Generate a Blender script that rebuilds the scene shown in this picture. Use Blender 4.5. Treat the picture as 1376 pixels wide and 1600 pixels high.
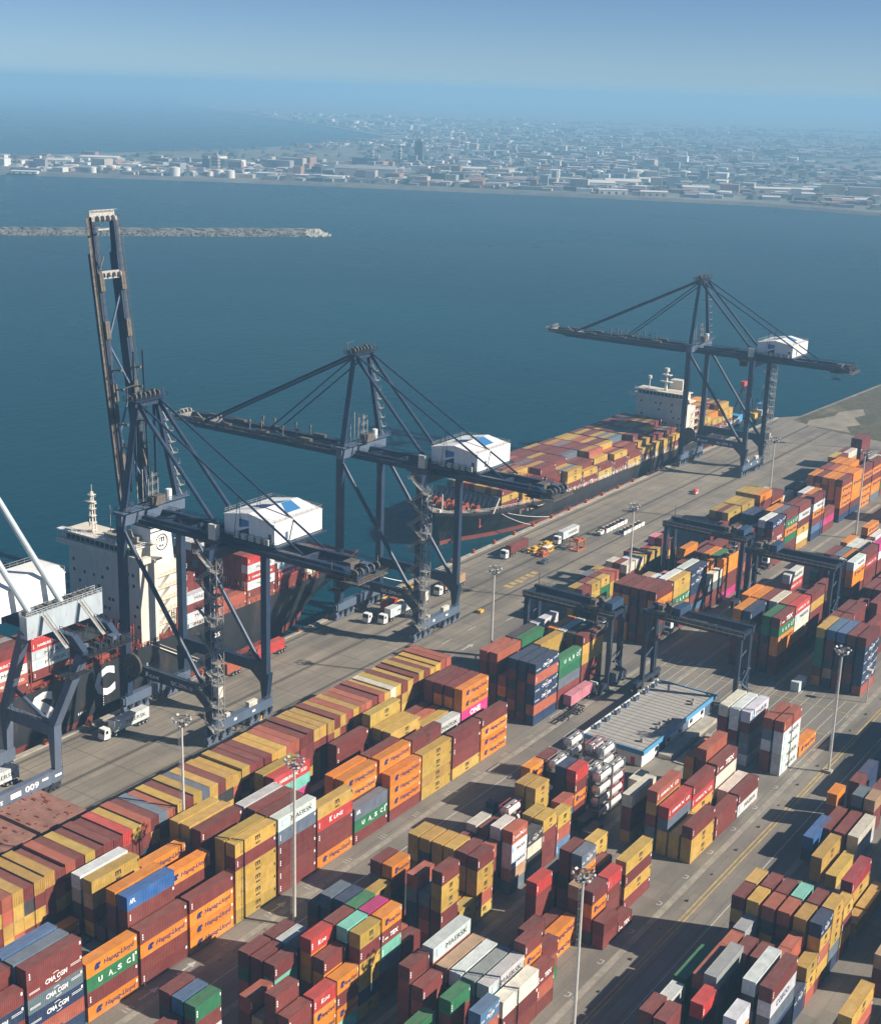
import bpy, bmesh, math, random
from mathutils import Vector, Matrix
from mathutils.bvhtree import BVHTree
R = math.radians
rnd = random.Random(7)
for o in list(bpy.data.objects):
    bpy.data.objects.remove(o)
scene = bpy.context.scene
COL = scene.collection

# ---------------------------------------------------------------- camera
CAM = Vector((-159.12, -169.99, 161.75))
YAW, PITCH, ROLL = R(33.7735), R(16.604), R(-1.7692)
fw = Vector((math.cos(PITCH)*math.cos(YAW), math.cos(PITCH)*math.sin(YAW), -math.sin(PITCH)))
rt0 = Vector((math.sin(YAW), -math.cos(YAW), 0))
dn0 = fw.cross(rt0)
rt = rt0*math.cos(ROLL) + dn0*math.sin(ROLL)
dn = -rt0*math.sin(ROLL) + dn0*math.cos(ROLL)
cd = bpy.data.cameras.new('camera')
cd.sensor_fit = 'VERTICAL'; cd.sensor_height = 24; cd.lens = 24*2210.57/1600
cd.clip_start = 1; cd.clip_end = 80000
cam = bpy.data.objects.new('camera', cd); COL.objects.link(cam)
M3 = Matrix((rt, -dn, -fw)).transposed()
cam.matrix_world = Matrix.Translation(CAM) @ M3.to_4x4()
scene.camera = cam

# ---------------------------------------------------------------- world, sun, exposure
SUN_EL = R(32); SUN_AZ = (0.38, -0.925)
w = bpy.data.worlds.new('World'); scene.world = w; w.use_nodes = True
nt = w.node_tree; nt.nodes.clear()
sky = nt.nodes.new('ShaderNodeTexSky'); sky.sky_type = 'NISHITA'; sky.sun_disc = False
sky.sun_elevation = SUN_EL; sky.sun_rotation = math.atan2(SUN_AZ[0], SUN_AZ[1])
sky.air_density = 0.56; sky.dust_density = 0.0; sky.ozone_density = 5.6; sky.altitude = 150
bg = nt.nodes.new('ShaderNodeBackground'); bg.inputs[1].default_value = 0.05
wo = nt.nodes.new('ShaderNodeOutputWorld')
nt.links.new(sky.outputs[0], bg.inputs[0]); nt.links.new(bg.outputs[0], wo.inputs[0])
sl = bpy.data.lights.new('sun', 'SUN'); sl.energy = 5.0; sl.angle = R(0.55); sl.color = (1, 0.9, 0.76)
sun = bpy.data.objects.new('sun', sl); COL.objects.link(sun)
sd = Vector((-SUN_AZ[0]*math.cos(SUN_EL), -SUN_AZ[1]*math.cos(SUN_EL), -math.sin(SUN_EL)))
sun.rotation_euler = sd.to_track_quat('-Z', 'Y').to_euler(); sun.location = (200, -300, 400)
vs = scene.view_settings
vs.view_transform = 'Standard'; vs.look = 'None'; vs.gamma = 1; vs.use_curve_mapping = False; vs.exposure = 0.82
cy = scene.cycles
cy.max_bounces = 6; cy.diffuse_bounces = 3; cy.glossy_bounces = 3; cy.volume_bounces = 1; cy.transmission_bounces = 4
cy.use_denoising = True
try: cy.denoiser = 'OPENIMAGEDENOISE'
except Exception: pass

# ---------------------------------------------------------------- materials
def nodes(name):
    m = bpy.data.materials.new(name); m.use_nodes = True
    t = m.node_tree; b = t.nodes['Principled BSDF']
    return m, t, b
def N(t, kind, **kw):
    n = t.nodes.new('ShaderNode'+kind)
    for k, v in kw.items():
        if k.startswith('i_'):
            key = k[2:]
            n.inputs[int(key) if key.isdigit() else key.replace('_', ' ')].default_value = v
        else: setattr(n, k, v)
    return n
def noise(t, co, scale, detail=3, rough=.5):
    n = N(t, 'TexNoise', i_Scale=scale, i_Detail=detail, i_Roughness=rough); t.links.new(co, n.inputs['Vector']); return n
def ramp(t, fac, stops):
    r = N(t, 'ValToRGB'); e = r.color_ramp.elements
    while len(e) < len(stops): e.new(.5)
    for q, (p, c) in zip(e, stops):
        q.position = p; q.color = c if len(c) == 4 else (*c, 1)
    t.links.new(fac, r.inputs[0]); return r
def mix(t, a, b, fac, mode='MIX'):
    m = N(t, 'Mix', data_type='RGBA', blend_type=mode)
    for s, i in ((fac, 0), (a, 6), (b, 7)):
        if hasattr(s, 'is_linked'): t.links.new(s, m.inputs[i])
        elif i == 0: m.inputs[0].default_value = s
        else: m.inputs[i].default_value = (*s[:3], 1)
    return m.outputs[2]
def mapping(t, co, scale):
    m = N(t, 'Mapping'); m.inputs['Scale'].default_value = scale; t.links.new(co, m.inputs[0]); return m.outputs[0]
def flat(name, col, rough=.6, metal=0, var=.18, scale=1.5, rust=0, streak=(1, 1, 1)):
    m, t, b = nodes(name)
    tc = N(t, 'TexCoord'); co = mapping(t, tc.outputs['Object'], streak)
    n1 = noise(t, co, scale, 5, .6)
    r = ramp(t, n1.outputs[0], ((.3, [c*(1-var) for c in col]), (.7, [min(1, c*(1+var)) for c in col])))
    out = r.outputs[0]
    if rust:
        n2 = noise(t, co, scale*2.3, 6, .65)
        rr = ramp(t, n2.outputs[0], ((.55, (0, 0, 0)), (.7, (rust, rust, rust))))
        out = mix(t, out, (.16, .07, .03), rr.outputs[0])
    t.links.new(out, b.inputs['Base Color']); b.inputs['Roughness'].default_value = rough; b.inputs['Metallic'].default_value = metal
    return m
def paint(name, attr=False):
    """weathered container paint; the colour comes from the object (or, joined boxes, from the face)"""
    m, t, b = nodes(name)
    if attr: c0 = N(t, 'Attribute', attribute_name='Col').outputs['Color']
    else: c0 = N(t, 'ObjectInfo').outputs['Color']
    tc = N(t, 'TexCoord'); oi = N(t, 'ObjectInfo')
    addv = N(t, 'VectorMath', operation='ADD'); t.links.new(tc.outputs['Object'], addv.inputs[0])
    sc = N(t, 'VectorMath', operation='SCALE'); sc.inputs[0].default_value = (37, 91, 53); t.links.new(oi.outputs['Random'], sc.inputs['Scale'])
    t.links.new(sc.outputs[0], addv.inputs[1]); co = addv.outputs[0]
    g = N(t, 'NewGeometry'); sx = N(t, 'SeparateXYZ'); t.links.new(g.outputs['Normal'], sx.inputs[0])
    up = ramp(t, sx.outputs['Z'], ((.55, (0, 0, 0)), (.85, (1, 1, 1))))
    n1 = noise(t, co, .55, 4, .6); r1 = ramp(t, n1.outputs[0], ((.3, (.80, .80, .80)), (.7, (1.12, 1.1, 1.08))))
    c1 = mix(t, c0, r1.outputs[0], 1.0, 'MULTIPLY')
    st = noise(t, mapping(t, co, (2.6, 2.6, .22)), 1.2, 5, .65)
    rs = ramp(t, st.outputs[0], ((.55, (0, 0, 0)), (.78, (.5, .5, .5))))
    c2 = mix(t, c1, (.13, .08, .055), rs.outputs[0])
    # sun-bleached, dusty roof
    n3 = noise(t, mapping(t, co, (.5, 1.6, 1)), 1.1, 5, .6); r3 = ramp(t, n3.outputs[0], ((.3, (.05, .05, .05)), (.72, (.22, .22, .22))))
    fm = N(t, 'Math', operation='MULTIPLY'); t.links.new(up.outputs[0], fm.inputs[0]); t.links.new(r3.outputs[0], fm.inputs[1])
    c3 = mix(t, c2, (.33, .26, .21), fm.outputs[0])
    nf = noise(t, mapping(t, co, (.18, .5, .35)), 1.0, 3, .5); rf_ = ramp(t, nf.outputs[0], ((.5, (0, 0, 0)), (.72, (.2, .2, .2))))
    hs = N(t, 'HueSaturation', i_Saturation=.62, i_Value=1.22); t.links.new(c3, hs.inputs['Color']); c3 = mix(t, c3, hs.outputs[0], rf_.outputs[0])
    # rust scabs and scuffs
    n4 = noise(t, co, 1.9, 6, .7); r4 = ramp(t, n4.outputs[0], ((.62, (0, 0, 0)), (.70, (.75, .75, .75))))
    c4 = mix(t, c3, (.12, .055, .03), r4.outputs[0])
    t.links.new(c4, b.inputs['Base Color']); b.inputs['Roughness'].default_value = .58
    if 'Specular IOR Level' in b.inputs: b.inputs['Specular IOR Level'].default_value = .35
    return m
M = {}
M['paint'] = paint('container_paint'); M['paint_far'] = paint('container_paint_joined', True)
M['white'] = flat('white_paint', (.78, .78, .76), .5, var=.08, scale=.6, streak=(1, 1, .3))
M['offwhite'] = flat('ship_cream', (.66, .61, .52), .5, var=.08, scale=.3, rust=.25, streak=(1, 1, .25))
M['crane'] = flat('crane_blue', (.017, .036, .075), .45, var=.22, scale=.35, rust=.25, streak=(1, 1, .3))
M['crane_pale'] = flat('crane_pale_blue', (.085, .12, .18), .5, var=.15, scale=.5, rust=.3, streak=(1, 1, .3))
M['crane9'] = flat('crane_grey_blue', (.10, .125, .18), .5, var=.2, scale=.4, rust=.3, streak=(1, 1, .3))
M['pale9'] = flat('old_crane_pale', (.38, .44, .48), .5, var=.12, scale=.5, rust=.3, streak=(1, 1, .3))
M['steel'] = flat('galvanised_steel', (.34, .33, .31), .5, .3, var=.25, scale=2)
M['dirty'] = flat('dirty_steel', (.115, .10, .085), .7, .1, var=.45, scale=1.2, rust=.5)
M['dark'] = flat('dark_metal', (.03, .033, .04), .5, .2, var=.3)
M['tyre'] = flat('rubber', (.018, .018, .02), .8, var=.2)
M['glass'] = flat('dark_glass', (.02, .03, .04), .08, var=.1)
M['logo_navy'] = flat('navy_print', (.02, .03, .14), .5, var=.05)
M['print_black'] = flat('black_print', (.03, .035, .04), .5, var=.05)
M['print_white'] = flat('white_print', (.8, .8, .8), .5, var=.05)
M['print_sky'] = flat('sky_blue_print', (.35, .62, .75), .5, var=.05)
M['logo_blue'] = flat('blue_print', (.05, .20, .45), .5, var=.05)
M['hull'] = flat('hull_black', (.022, .024, .028), .4, var=.35, scale=.12, rust=.25, streak=(1, 1, .35))
M['boot'] = flat('antifouling_red', (.17, .038, .025), .6, var=.22, scale=.15, rust=.2)
M['oxide'] = flat('oxide_red', (.25, .055, .035), .6, var=.25, scale=.4, rust=.3)
M['orange'] = flat('safety_orange', (.45, .12, .05), .5, var=.15)
M['yellow'] = flat('machine_yellow', (.62, .38, .06), .5, var=.2, scale=1, rust=.3)
M['red'] = flat('red_paint', (.5, .06, .04), .5, var=.15)
M['trim_blue'] = flat('trim_blue', (.09, .30, .52), .5, var=.08)
M['roofgrey'] = flat('grey_roof', (.33, .315, .29), .85, var=.12, scale=.25, streak=(.2, 4, 1))
M['pole'] = flat('pole_cream', (.62, .60, .55), .5, .2, var=.1)
M['deck'] = flat('deck_paint', (.30, .27, .23), .7, var=.25, scale=.3, rust=.3)
M['silver'] = flat('tank_skin', (.72, .72, .70), .35, .2, var=.08)
M['lens'] = flat('lamp_lens', (.42, .44, .46), .15, var=.05)
M['bark'] = flat('bark', (.10, .08, .06), .9)
M['leaf'] = flat('scrub_leaf', (.075, .085, .045), .9, var=.4)
M['marking_white'] = flat('road_white', (.46, .45, .42), .8, var=.3, scale=.8)
M['marking_yellow'] = flat('road_yellow', (.42, .30, .11), .8, var=.3, scale=.6)

# ---------------------------------------------------------------- mesh builder
class MB:
    def __init__(s): s.v = []; s.f = []; s.m = []
    def quadbox(s, P, mi=0):
        b = len(s.v); s.v += [tuple(p) for p in P]
        for q in ((0, 3, 2, 1), (4, 5, 6, 7), (0, 1, 5, 4), (1, 2, 6, 5), (2, 3, 7, 6), (3, 0, 4, 7)):
            s.f.append(tuple(b+i for i in q)); s.m.append(mi)
        return s
    def box(s, x0, y0, z0, x1, y1, z1, mi=0):
        return s.quadbox([(x0, y0, z0), (x1, y0, z0), (x1, y1, z0), (x0, y1, z0), (x0, y0, z1), (x1, y0, z1), (x1, y1, z1), (x0, y1, z1)], mi)
    def frame(s, p, q, up):
        p = Vector(p); q = Vector(q); d = (q-p).normalized(); u = Vector(up)
        if abs(d.dot(u)) > .98: u = Vector((1, 0, 0))
        a = d.cross(u).normalized(); return p, q, a, a.cross(d)
    def beam(s, p, q, wa, ha, wb=None, hb=None, mi=0, up=(0, 0, 1)):
        p, q, a, b = s.frame(p, q, up); wb = wb or wa; hb = hb or ha
        P = [p-a*wa/2-b*ha/2, p+a*wa/2-b*ha/2, p+a*wa/2+b*ha/2, p-a*wa/2+b*ha/2]
        Q = [q-a*wb/2-b*hb/2, q+a*wb/2-b*hb/2, q+a*wb/2+b*hb/2, q-a*wb/2+b*hb/2]
        return s.quadbox(P+Q, mi)
    def tube(s, p, q, r, r2=None, n=8, mi=0):
        p, q, a, b = s.frame(p, q, (0, 0, 1)); r2 = r if r2 is None else r2; k = len(s.v)
        for c, rr in ((p, r), (q, r2)):
            for i in range(n):
                t = 2*math.pi*i/n; s.v.append(tuple(c+a*math.cos(t)*rr+b*math.sin(t)*rr))
        for i in range(n):
            j = (i+1) % n; s.f.append((k+i, k+j, k+n+j, k+n+i)); s.m.append(mi)
        s.f.append(tuple(k+i for i in reversed(range(n)))); s.m.append(mi)
        s.f.append(tuple(k+n+i for i in range(n))); s.m.append(mi); return s
    def poly(s, P, mi=0):
        k = len(s.v); s.v += [tuple(p) for p in P]; s.f.append(tuple(range(k, k+len(P)))); s.m.append(mi); return s
    def prism(s, P, z0, z1, mi=0):
        n = len(P); k = len(s.v)
        s.v += [(x, y, z0) for x, y in P]+[(x, y, z1) for x, y in P]
        for i in range(n):
            j = (i+1) % n; s.f.append((k+i, k+j, k+n+j, k+n+i)); s.m.append(mi)
        s.f.append(tuple(k+i for i in reversed(range(n)))); s.m.append(mi)
        s.f.append(tuple(k+n+i for i in range(n))); s.m.append(mi); return s
    def rail(s, P, h=1.1, r=.05, step=3, mi=0):
        """handrail along a polyline"""
        for a, b in zip(P, P[1:]):
            a = Vector(a); b = Vector(b); L = (b-a).length; n = max(1, int(L/step)); u = Vector((0, 0, 1))
            for zz in (h, h*.55): s.beam(a+u*zz, b+u*zz, r, r, mi=mi)
            for i in range(n+1):
                c = a.lerp(b, i/n); s.beam(c, c+u*h, r, r, mi=mi, up=(1, 0, 0))
        return s
    def mesh(s, name, mats):
        me = bpy.data.meshes.new(name); me.from_pydata(s.v, [], s.f)
        for m in mats: me.materials.append(m)
        if len(mats) > 1: me.polygons.foreach_set('material_index', s.m)
        me.update(); return me
    def build(s, name, mats, parent=None, loc=None):
        if not isinstance(mats, (list, tuple)): mats = [mats]
        return link(name, s.mesh(name, mats), parent, loc)
def link(name, me, parent=None, loc=None):
    o = bpy.data.objects.new(name, me); COL.objects.link(o)
    if parent: o.parent = parent
    if loc: o.location = loc
    return o
def tag(o, label=None, cat=None, group=None, kind=None):
    for k, v in (('label', label), ('category', cat), ('group', group), ('kind', kind)):
        if v: o[k] = v
    return o
def empty(name, loc, label, cat, group=None, rz=0):
    o = link(name, None, None, loc); o.rotation_euler.z = rz; o.empty_display_size = .1
    return tag(o, label, cat, group)
def copy_tree(o, parent=None):
    c = o.copy(); COL.objects.link(c)
    if parent: c.parent = parent
    for ch in list(o.children): copy_tree(ch, c)
    return c
_txt = {}
def text_geo(body, size=1.0, shear=0, bold=0):
    """flat letters as (verts, faces), lower-left at the origin, cap height = size"""
    k = (body, shear, bold)
    if k not in _txt:
        c = bpy.data.curves.new('lettering', 'FONT'); c.body = body; c.size = 1.4; c.shear = shear; c.offset = bold; c.resolution_u = 2
        o = bpy.data.objects.new('lettering', c); COL.objects.link(o)
        dg = bpy.context.evaluated_depsgraph_get(); me = bpy.data.meshes.new_from_object(o.evaluated_get(dg))
        vs = [tuple(v.co) for v in me.vertices]; fs = [tuple(p.vertices) for p in me.polygons]
        bpy.data.objects.remove(o); bpy.data.curves.remove(c); bpy.data.meshes.remove(me)
        x0 = min(v[0] for v in vs); x1 = max(v[0] for v in vs)
        _txt[k] = ([(v[0]-x0, v[1]) for v in vs], fs, x1-x0)
    vs, fs, wd = _txt[k]
    return [(x*size, y*size) for x, y in vs], fs, wd*size
class Print:
    """flat print in the x/z plane, facing -y"""
    def __init__(s): s.v = []; s.f = []; s.m = []
    def text(s, body, x, z, size, width=None, mi=0, shear=0, bold=.02):
        vs, fs, wd = text_geo(body, size, shear, bold); k = len(s.v); sx = (width/wd) if width else 1
        s.v += [(x+a*sx, 0, z+b) for a, b in vs]; s.f += [tuple(k+i for i in f) for f in fs]; s.m += [mi]*len(fs); return s
    def poly(s, P, mi=0):
        k = len(s.v); s.v += [(x, 0, z) for x, z in P]; s.f.append(tuple(range(k, k+len(P)))); s.m.append(mi); return s
    def rect(s, x0, z0, x1, z1, mi=0): return s.poly(((x0, z0), (x1, z0), (x1, z1), (x0, z1)), mi)
    def arc(s, cx, cz, r, t, a0, a1, n=12, mi=0, sx=1):
        for i in range(n):
            p = R(a0+(a1-a0)*i/n); q = R(a0+(a1-a0)*(i+1)/n)
            s.poly([(cx+r*math.cos(p)*sx, cz+r*math.sin(p)), (cx+(r+t)*math.cos(p)*sx, cz+(r+t)*math.sin(p)), (cx+(r+t)*math.cos(q)*sx, cz+(r+t)*math.sin(q)), (cx+r*math.cos(q)*sx, cz+r*math.sin(q))], mi)
        return s
    def mesh(s, mats):
        b = MB(); b.v, b.f, b.m = s.v, s.f, s.m; return b.mesh('lettering', mats)
# ---------------------------------------------------------------- setting: ground, water, far land
def ground_mat(name, base, streak, dark=.6, yax=False):
    m, t, b = nodes(name)
    tc = N(t, 'TexCoord'); o = tc.outputs['Object']
    n1 = noise(t, mapping(t, o, streak), 1, 5, .6)
    r1 = ramp(t, n1.outputs[0], ((.28, [c*dark for c in base]), (.5, base), (.75, [c*1.15 for c in base])))
    n2 = noise(t, o, .035, 4, .6); r2 = ramp(t, n2.outputs[0], ((.3, (.72, .72, .74)), (.7, (1.1, 1.09, 1.07))))
    c = mix(t, r1.outputs[0], r2.outputs[0], 1, 'MULTIPLY')
    n3 = noise(t, o, .55, 6, .7); r3 = ramp(t, n3.outputs[0], ((.60, (0, 0, 0)), (.74, (.5, .5, .5))))
    c = mix(t, c, (.07, .065, .06), r3.outputs[0])
    n4 = noise(t, mapping(t, o, (.02, .5, 1)), 1.0, 6, .7); r4 = ramp(t, n4.outputs[0], ((.55, (0, 0, 0)), (.7, (.42, .42, .42))))
    c = mix(t, c, (.10, .092, .08), r4.outputs[0])
    bk = N(t, 'TexBrick', offset=.5, i_Scale=1.0, i_Mortar_Size=.035, i_Bias=0.0, i_Brick_Width=7.4, i_Row_Height=4.6); t.links.new(o, bk.inputs['Vector'])
    bk.inputs['Color1'].default_value = (.86, .86, .87, 1); bk.inputs['Color2'].default_value = (1.08, 1.07, 1.05, 1); bk.inputs['Mortar'].default_value = (.72, .71, .7, 1)
    c = mix(t, c, bk.outputs[0], 1, 'MULTIPLY')
    nt_ = noise(t, mapping(t, o, (.006, 1.4, 1)), 1.0, 3, .6); rt_ = ramp(t, nt_.outputs[0], ((.56, (0, 0, 0)), (.66, (.38, .38, .38)))); c = mix(t, c, (.06, .056, .052), rt_.outputs[0])
    n5 = noise(t, o, 2.2, 4, .6); r5 = ramp(t, n5.outputs[0], ((.3, (.86, .86, .86)), (.7, (1.1, 1.1, 1.1))))
    c = mix(t, c, r5.outputs[0], 1, 'MULTIPLY')
    t.links.new(c, b.inputs['Base Color']); b.inputs['Roughness'].default_value = .9
    return m
M['apron'] = ground_mat('apron_concrete', (.25, .222, .178), (.006, .22, 1), .62)
M['yard'] = ground_mat('yard_asphalt', (.215, .197, .168), (.012, .10, 1), .66)
m, t, b = nodes('scrub_soil'); o_ = N(t, 'TexCoord').outputs['Object']
na = noise(t, mapping(t, o_, (.012, .03, 1)), 1, 6, .65); ra = ramp(t, na.outputs[0], ((.3, (.05, .052, .026)), (.46, (.10, .088, .052)), (.58, (.075, .07, .036)), (.72, (.22, .19, .135))))
nb = noise(t, o_, .25, 5, .7); rb = ramp(t, nb.outputs[0], ((.35, (.55, .55, .52)), (.65, (1.2, 1.18, 1.1)))); t.links.new(mix(t, ra.outputs[0], rb.outputs[0], 1, 'MULTIPLY'), b.inputs['Base Color']); b.inputs['Roughness'].default_value = .95
M['scrub'] = m
M['stone'] = flat('breakwater_stone', (.15, .138, .118), .9, var=.5, scale=.09)
M['farland'] = flat('far_land', (.13, .13, .10), .95, var=.55, scale=.004)
M['slab'] = flat('quay_coping', (.34, .31, .26), .85, var=.25, scale=.4)
M['rail'] = flat('crane_rail', (.07, .062, .055), .6, .3, var=.3)

def sheet(name, P, z, mat, label=None):
    b = MB(); b.poly([(x, y, z) for x, y in P]); o = b.build(name, mat); o['kind'] = 'structure'; return o
# water
m, t, b = nodes('sea_water')
tc = N(t, 'TexCoord'); o_ = tc.outputs['Object']
w1 = noise(t, mapping(t, o_, (.10, .16, 1)), 1, 6, .62); w2 = noise(t, mapping(t, o_, (.5, .8, 1)), 1, 3, .6)
bp = N(t, 'Bump', i_Strength=.55, i_Distance=1.2); t.links.new(w1.outputs[0], bp.inputs['Height'])
bp2 = N(t, 'Bump', i_Strength=.35, i_Distance=.25); t.links.new(w2.outputs[0], bp2.inputs['Height']); t.links.new(bp.outputs[0], bp2.inputs['Normal'])
n_ = noise(t, o_, .0016, 4, .6); rr = ramp(t, n_.outputs[0], ((.3, (.001, .036, .062)), (.7, (.002, .052, .076))))
t.links.new(rr.outputs[0], b.inputs['Base Color']); b.inputs['Roughness'].default_value = .8; b.inputs['Specular IOR Level'].default_value = 0
gl = N(t, 'BsdfGlossy'); n2_ = noise(t, mapping(t, o_, (.004, .0025, 1)), 1, 5, .6); rq = ramp(t, n2_.outputs[0], ((.35, (.20, .20, .20)), (.65, (.38, .38, .38)))); t.links.new(rq.outputs[0], gl.inputs['Roughness']); t.links.new(bp2.outputs[0], gl.inputs['Normal'])
fr = N(t, 'Fresnel', i_IOR=1.333); t.links.new(bp2.outputs[0], fr.inputs['Normal']); fm_ = N(t, 'Math', operation='MULTIPLY'); t.links.new(fr.outputs[0], fm_.inputs[0]); fm_.inputs[1].default_value = .28
mx_ = N(t, 'MixShader'); t.links.new(fm_.outputs[0], mx_.inputs[0]); t.links.new(b.outputs[0], mx_.inputs[1]); t.links.new(gl.outputs[0], mx_.inputs[2])
t.links.new(mx_.outputs[0], t.nodes['Material Output'].inputs['Surface'])
M['water'] = m
WZ = -2.6
mb = MB(); S = 24000
mb.poly([(-S, -S, WZ), (S, -S, WZ), (S, S, WZ), (-S, S, WZ)])
mb.build('sea', M['water'])['kind'] = 'structure'

# terminal land: a thick slab so that the quay wall is real
QY = 93.0
mb = MB(); mb.prism([(-500, -900), (2600, -900), (2600, 20), (1100, 66), (690, 79), (565, 84.5), (552, QY), (-500, QY)], -8, -.02)
mb.build('quay_land', M['apron'])['kind'] = 'structure'
sheet('yard_pavement', [(-480, -880), (524, -880), (524, 44), (-480, 44)], .0, M['yard'])
sheet('scrubland', [(525, -600), (2500, -600), (2500, 18), (1100, 64), (690, 77), (566, 83), (553, 84), (543, 66), (536, 34), (530, 0)], .004, M['scrub'])
sheet('scrub_clearing', [(546, 74), (558, 77), (578, 70), (590, 72), (606, 64), (592, 58), (580, 60), (566, 52), (556, 56), (544, 50)], .008, flat('bare_earth', (.24, .21, .155), .95, var=.3, scale=.1))
mb = MB(); mb.box(-480, QY-1.4, 0, 552, QY+.25, .28); cop = mb.build('quay_coping', M['slab']); cop['kind'] = 'structure'
# paving joints of the apron, crane rails
mb = MB()
for y in (40.6, 46, 52.5, 66, 73, 79.5, 85): mb.box(-300, y-.06, .0, 545, y+.06, .012)
for x in range(-120, 545, 15): mb.box(x-.05, 39, .0, x+.05, 91.5, .010)
mb.build('paving_joint', flat('joint_tar', (.075, .07, .062), .9))['kind'] = 'structure'
for y in (59.5, 72.3, 89.5):
    mb = MB(); mb.box(-300, y-.16, 0, 545, y+.16, .06); mb.box(-300, y-.55, 0, 545, y-.4, .02); mb.box(-300, y+.4, 0, 545, y+.55, .02)
    mb.build('crane_rail', M['rail'])['kind'] = 'structure'
for y in (-4.6, -17.4, -41.6, -66.8, -82.6, 18.9):
    mb = MB(); mb.box(-120, y-.7, 0, 420, y+.7, .008); mb.build('runway_strip', flat('runway_concrete', (.27, .25, .21), .9, var=.25, scale=.5))['kind'] = 'structure'
# painted markings
mk = MB()
for y in (-71.2, -72.1): mk.box(-60, y-.16, 0, 330, y+.16, .014, 1)
mk.box(-60, -77.4, 0, 330, -77.2, .014, 0)
for y in (-9.6,): mk.box(-60, y-.1, 0, 135, y+.1, .014, 0)
def arrow(x, y, d=1, s=1.0):
    mk.box(x-2*s, y-.16*s, 0, x+1.2*s, y+.16*s, .014, 0)
    mk.prism([(x+1.2*s, y-.8*s), (x+3*s, y), (x+1.2*s, y+.8*s)] if d > 0 else [(x-2*s, y-.8*s), (x-2*s, y+.8*s), (x-3.8*s, y)], 0, .014, 0)
arrow(35, -2.6, 1, 1.1); arrow(178, 44.5, 1, 1.3); arrow(-1, -2.4); arrow(9, -2.4)
for x0, y0 in ((150, 47), (163, 47), (176, 52), (190, 52), (205, 47)): mk.box(x0, y0-.12, 0, x0+5, y0+.12, .014, 0)
# parking grid at the head of the far blocks
for i in range(9): mk.box(188+i*.2, -9-i*3.0, 0, 211, -8.85-i*3.0, .014, 0)
for i in range(9): mk.box(160, -40-i*3.1, 0, 212, -39.85-i*3.1, .014, 0)
for i in range(7): mk.box(150, 17-i*3.0, 0, 160, 17.15-i*3.0, .014, 0)
for x in (186, 203): mk.box(x, -66, 0, x+.25, -8, .014, 1)
for i in range(14):
    x = -20+i*12.96
    for j in range(3): mk.box(x+j*.9, -3.4, 0, x+j*.9+.16, -2.2, .014, 0)
    mk.box(x+52, -65.6, 0, x+53.4, -65.4, .014, 0); mk.box(x+52, -65.6, 0, x+52.2, -64.6, .014, 0); mk.box(x+53.3, -65.6, 0, x+53.5, -64.6, .014, 0)
for i in range(6): mk.box(232+i*3.6, 62+(i % 2)*.9, 0, 234.4+i*3.6, 65.2, .012, 1)
mk.build('road_marking', [M['marking_white'], M['marking_yellow']])['kind'] = 'structure'
mb = MB()
for i in range(26):
    x = -15+i*13; mb.tube((x, -69.4+rnd.uniform(-.4, .4), 0), (x, -69.4, .02), .45, n=10); mb.tube((x+4, -5.8, 0), (x+4, -5.8, .02), .4, n=10)
mb.build('manhole_cover', M['dirty'])['kind'] = 'structure'
# ground clumps of scrub
mb = MB(); rs = random.Random(3)
for i in range(1500):
    x = rs.uniform(566, 960); y = rs.uniform(-220, 74-(x-600)*.03); k = max(0, math.sin(x*.031+y*.05)+math.sin(y*.043-x*.017))
    if k < .25: continue
    for j in range(3):
        r = rs.uniform(.6, 2.1); a = rs.uniform(0, 6.28); cx = x+rs.uniform(-2, 2); cy = y+rs.uniform(-2, 2)
        mb.poly([(cx+r*math.cos(a+q*2.09), cy+r*math.sin(a+q*2.09), .05) for q in range(3)]); k0 = len(mb.v)
        mb.v.append((cx, cy, r*.8)); [mb.f.append((k0-3+q, k0-3+(q+1) % 3, k0)) or mb.m.append(0) for q in range(3)]
mb.build('scrub_bushes', M['leaf'])['kind'] = 'stuff'

# breakwater: rubble mound with a concrete crown
A = Vector((1120, 873)); D = (Vector((780, 1170))-A).normalized(); Nn = Vector((-D.y, D.x))
mb = MB(); L = 1500
prof = ((-17, -6), (-5, 2.6), (-3.2, 2.8), (-3.2, 5.4), (0, 5.6), (0, 3.2), (7, 3.0), (17, -6))
k = len(mb.v)
ns = 260
for i in range(ns+1):
    for a, z in prof:
        p = A+D*(L*i/ns)+Nn*(-a); mb.v.append((p.x+rs.uniform(-1.2, 1.2), p.y+rs.uniform(-1.2, 1.2), z+rs.uniform(-.5, .5)))
for i in range(ns):
    for j in range(len(prof)-1):
        a = k+i*len(prof)+j; mb.f.append((a, a+len(prof), a+len(prof)+1, a+1)); mb.m.append(0)
brk = mb.build('breakwater', M['stone']); tag(brk, 'long grey stone breakwater reaching into the bay on the left', 'breakwater')
mb = MB()
for i in range(420):
    a = rs.uniform(-2.2, 2.2); r = rs.uniform(2, 17); p = A+D*rs.uniform(-4, 8)+Vector((-D.x*math.cos(a)+Nn.x*math.sin(a), -D.y*math.cos(a)+Nn.y*math.sin(a)))*r
    s = rs.uniform(.8, 1.8); z = max(-2.4, 4.6-r*.42)+rs.uniform(-.4, .4); c = Vector((p.x, p.y, z)); q = Vector((rs.uniform(-1, 1), rs.uniform(-1, 1), rs.uniform(-1, 1))).normalized()
    mb.beam(c-q*s, c+q*s, s*1.7, s*1.5, s*1.2, s)
o = mb.build('armour_boulder', flat('pale_boulder', (.42, .39, .33), .9, var=.2, scale=.3), brk); o['kind'] = 'stuff'

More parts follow.
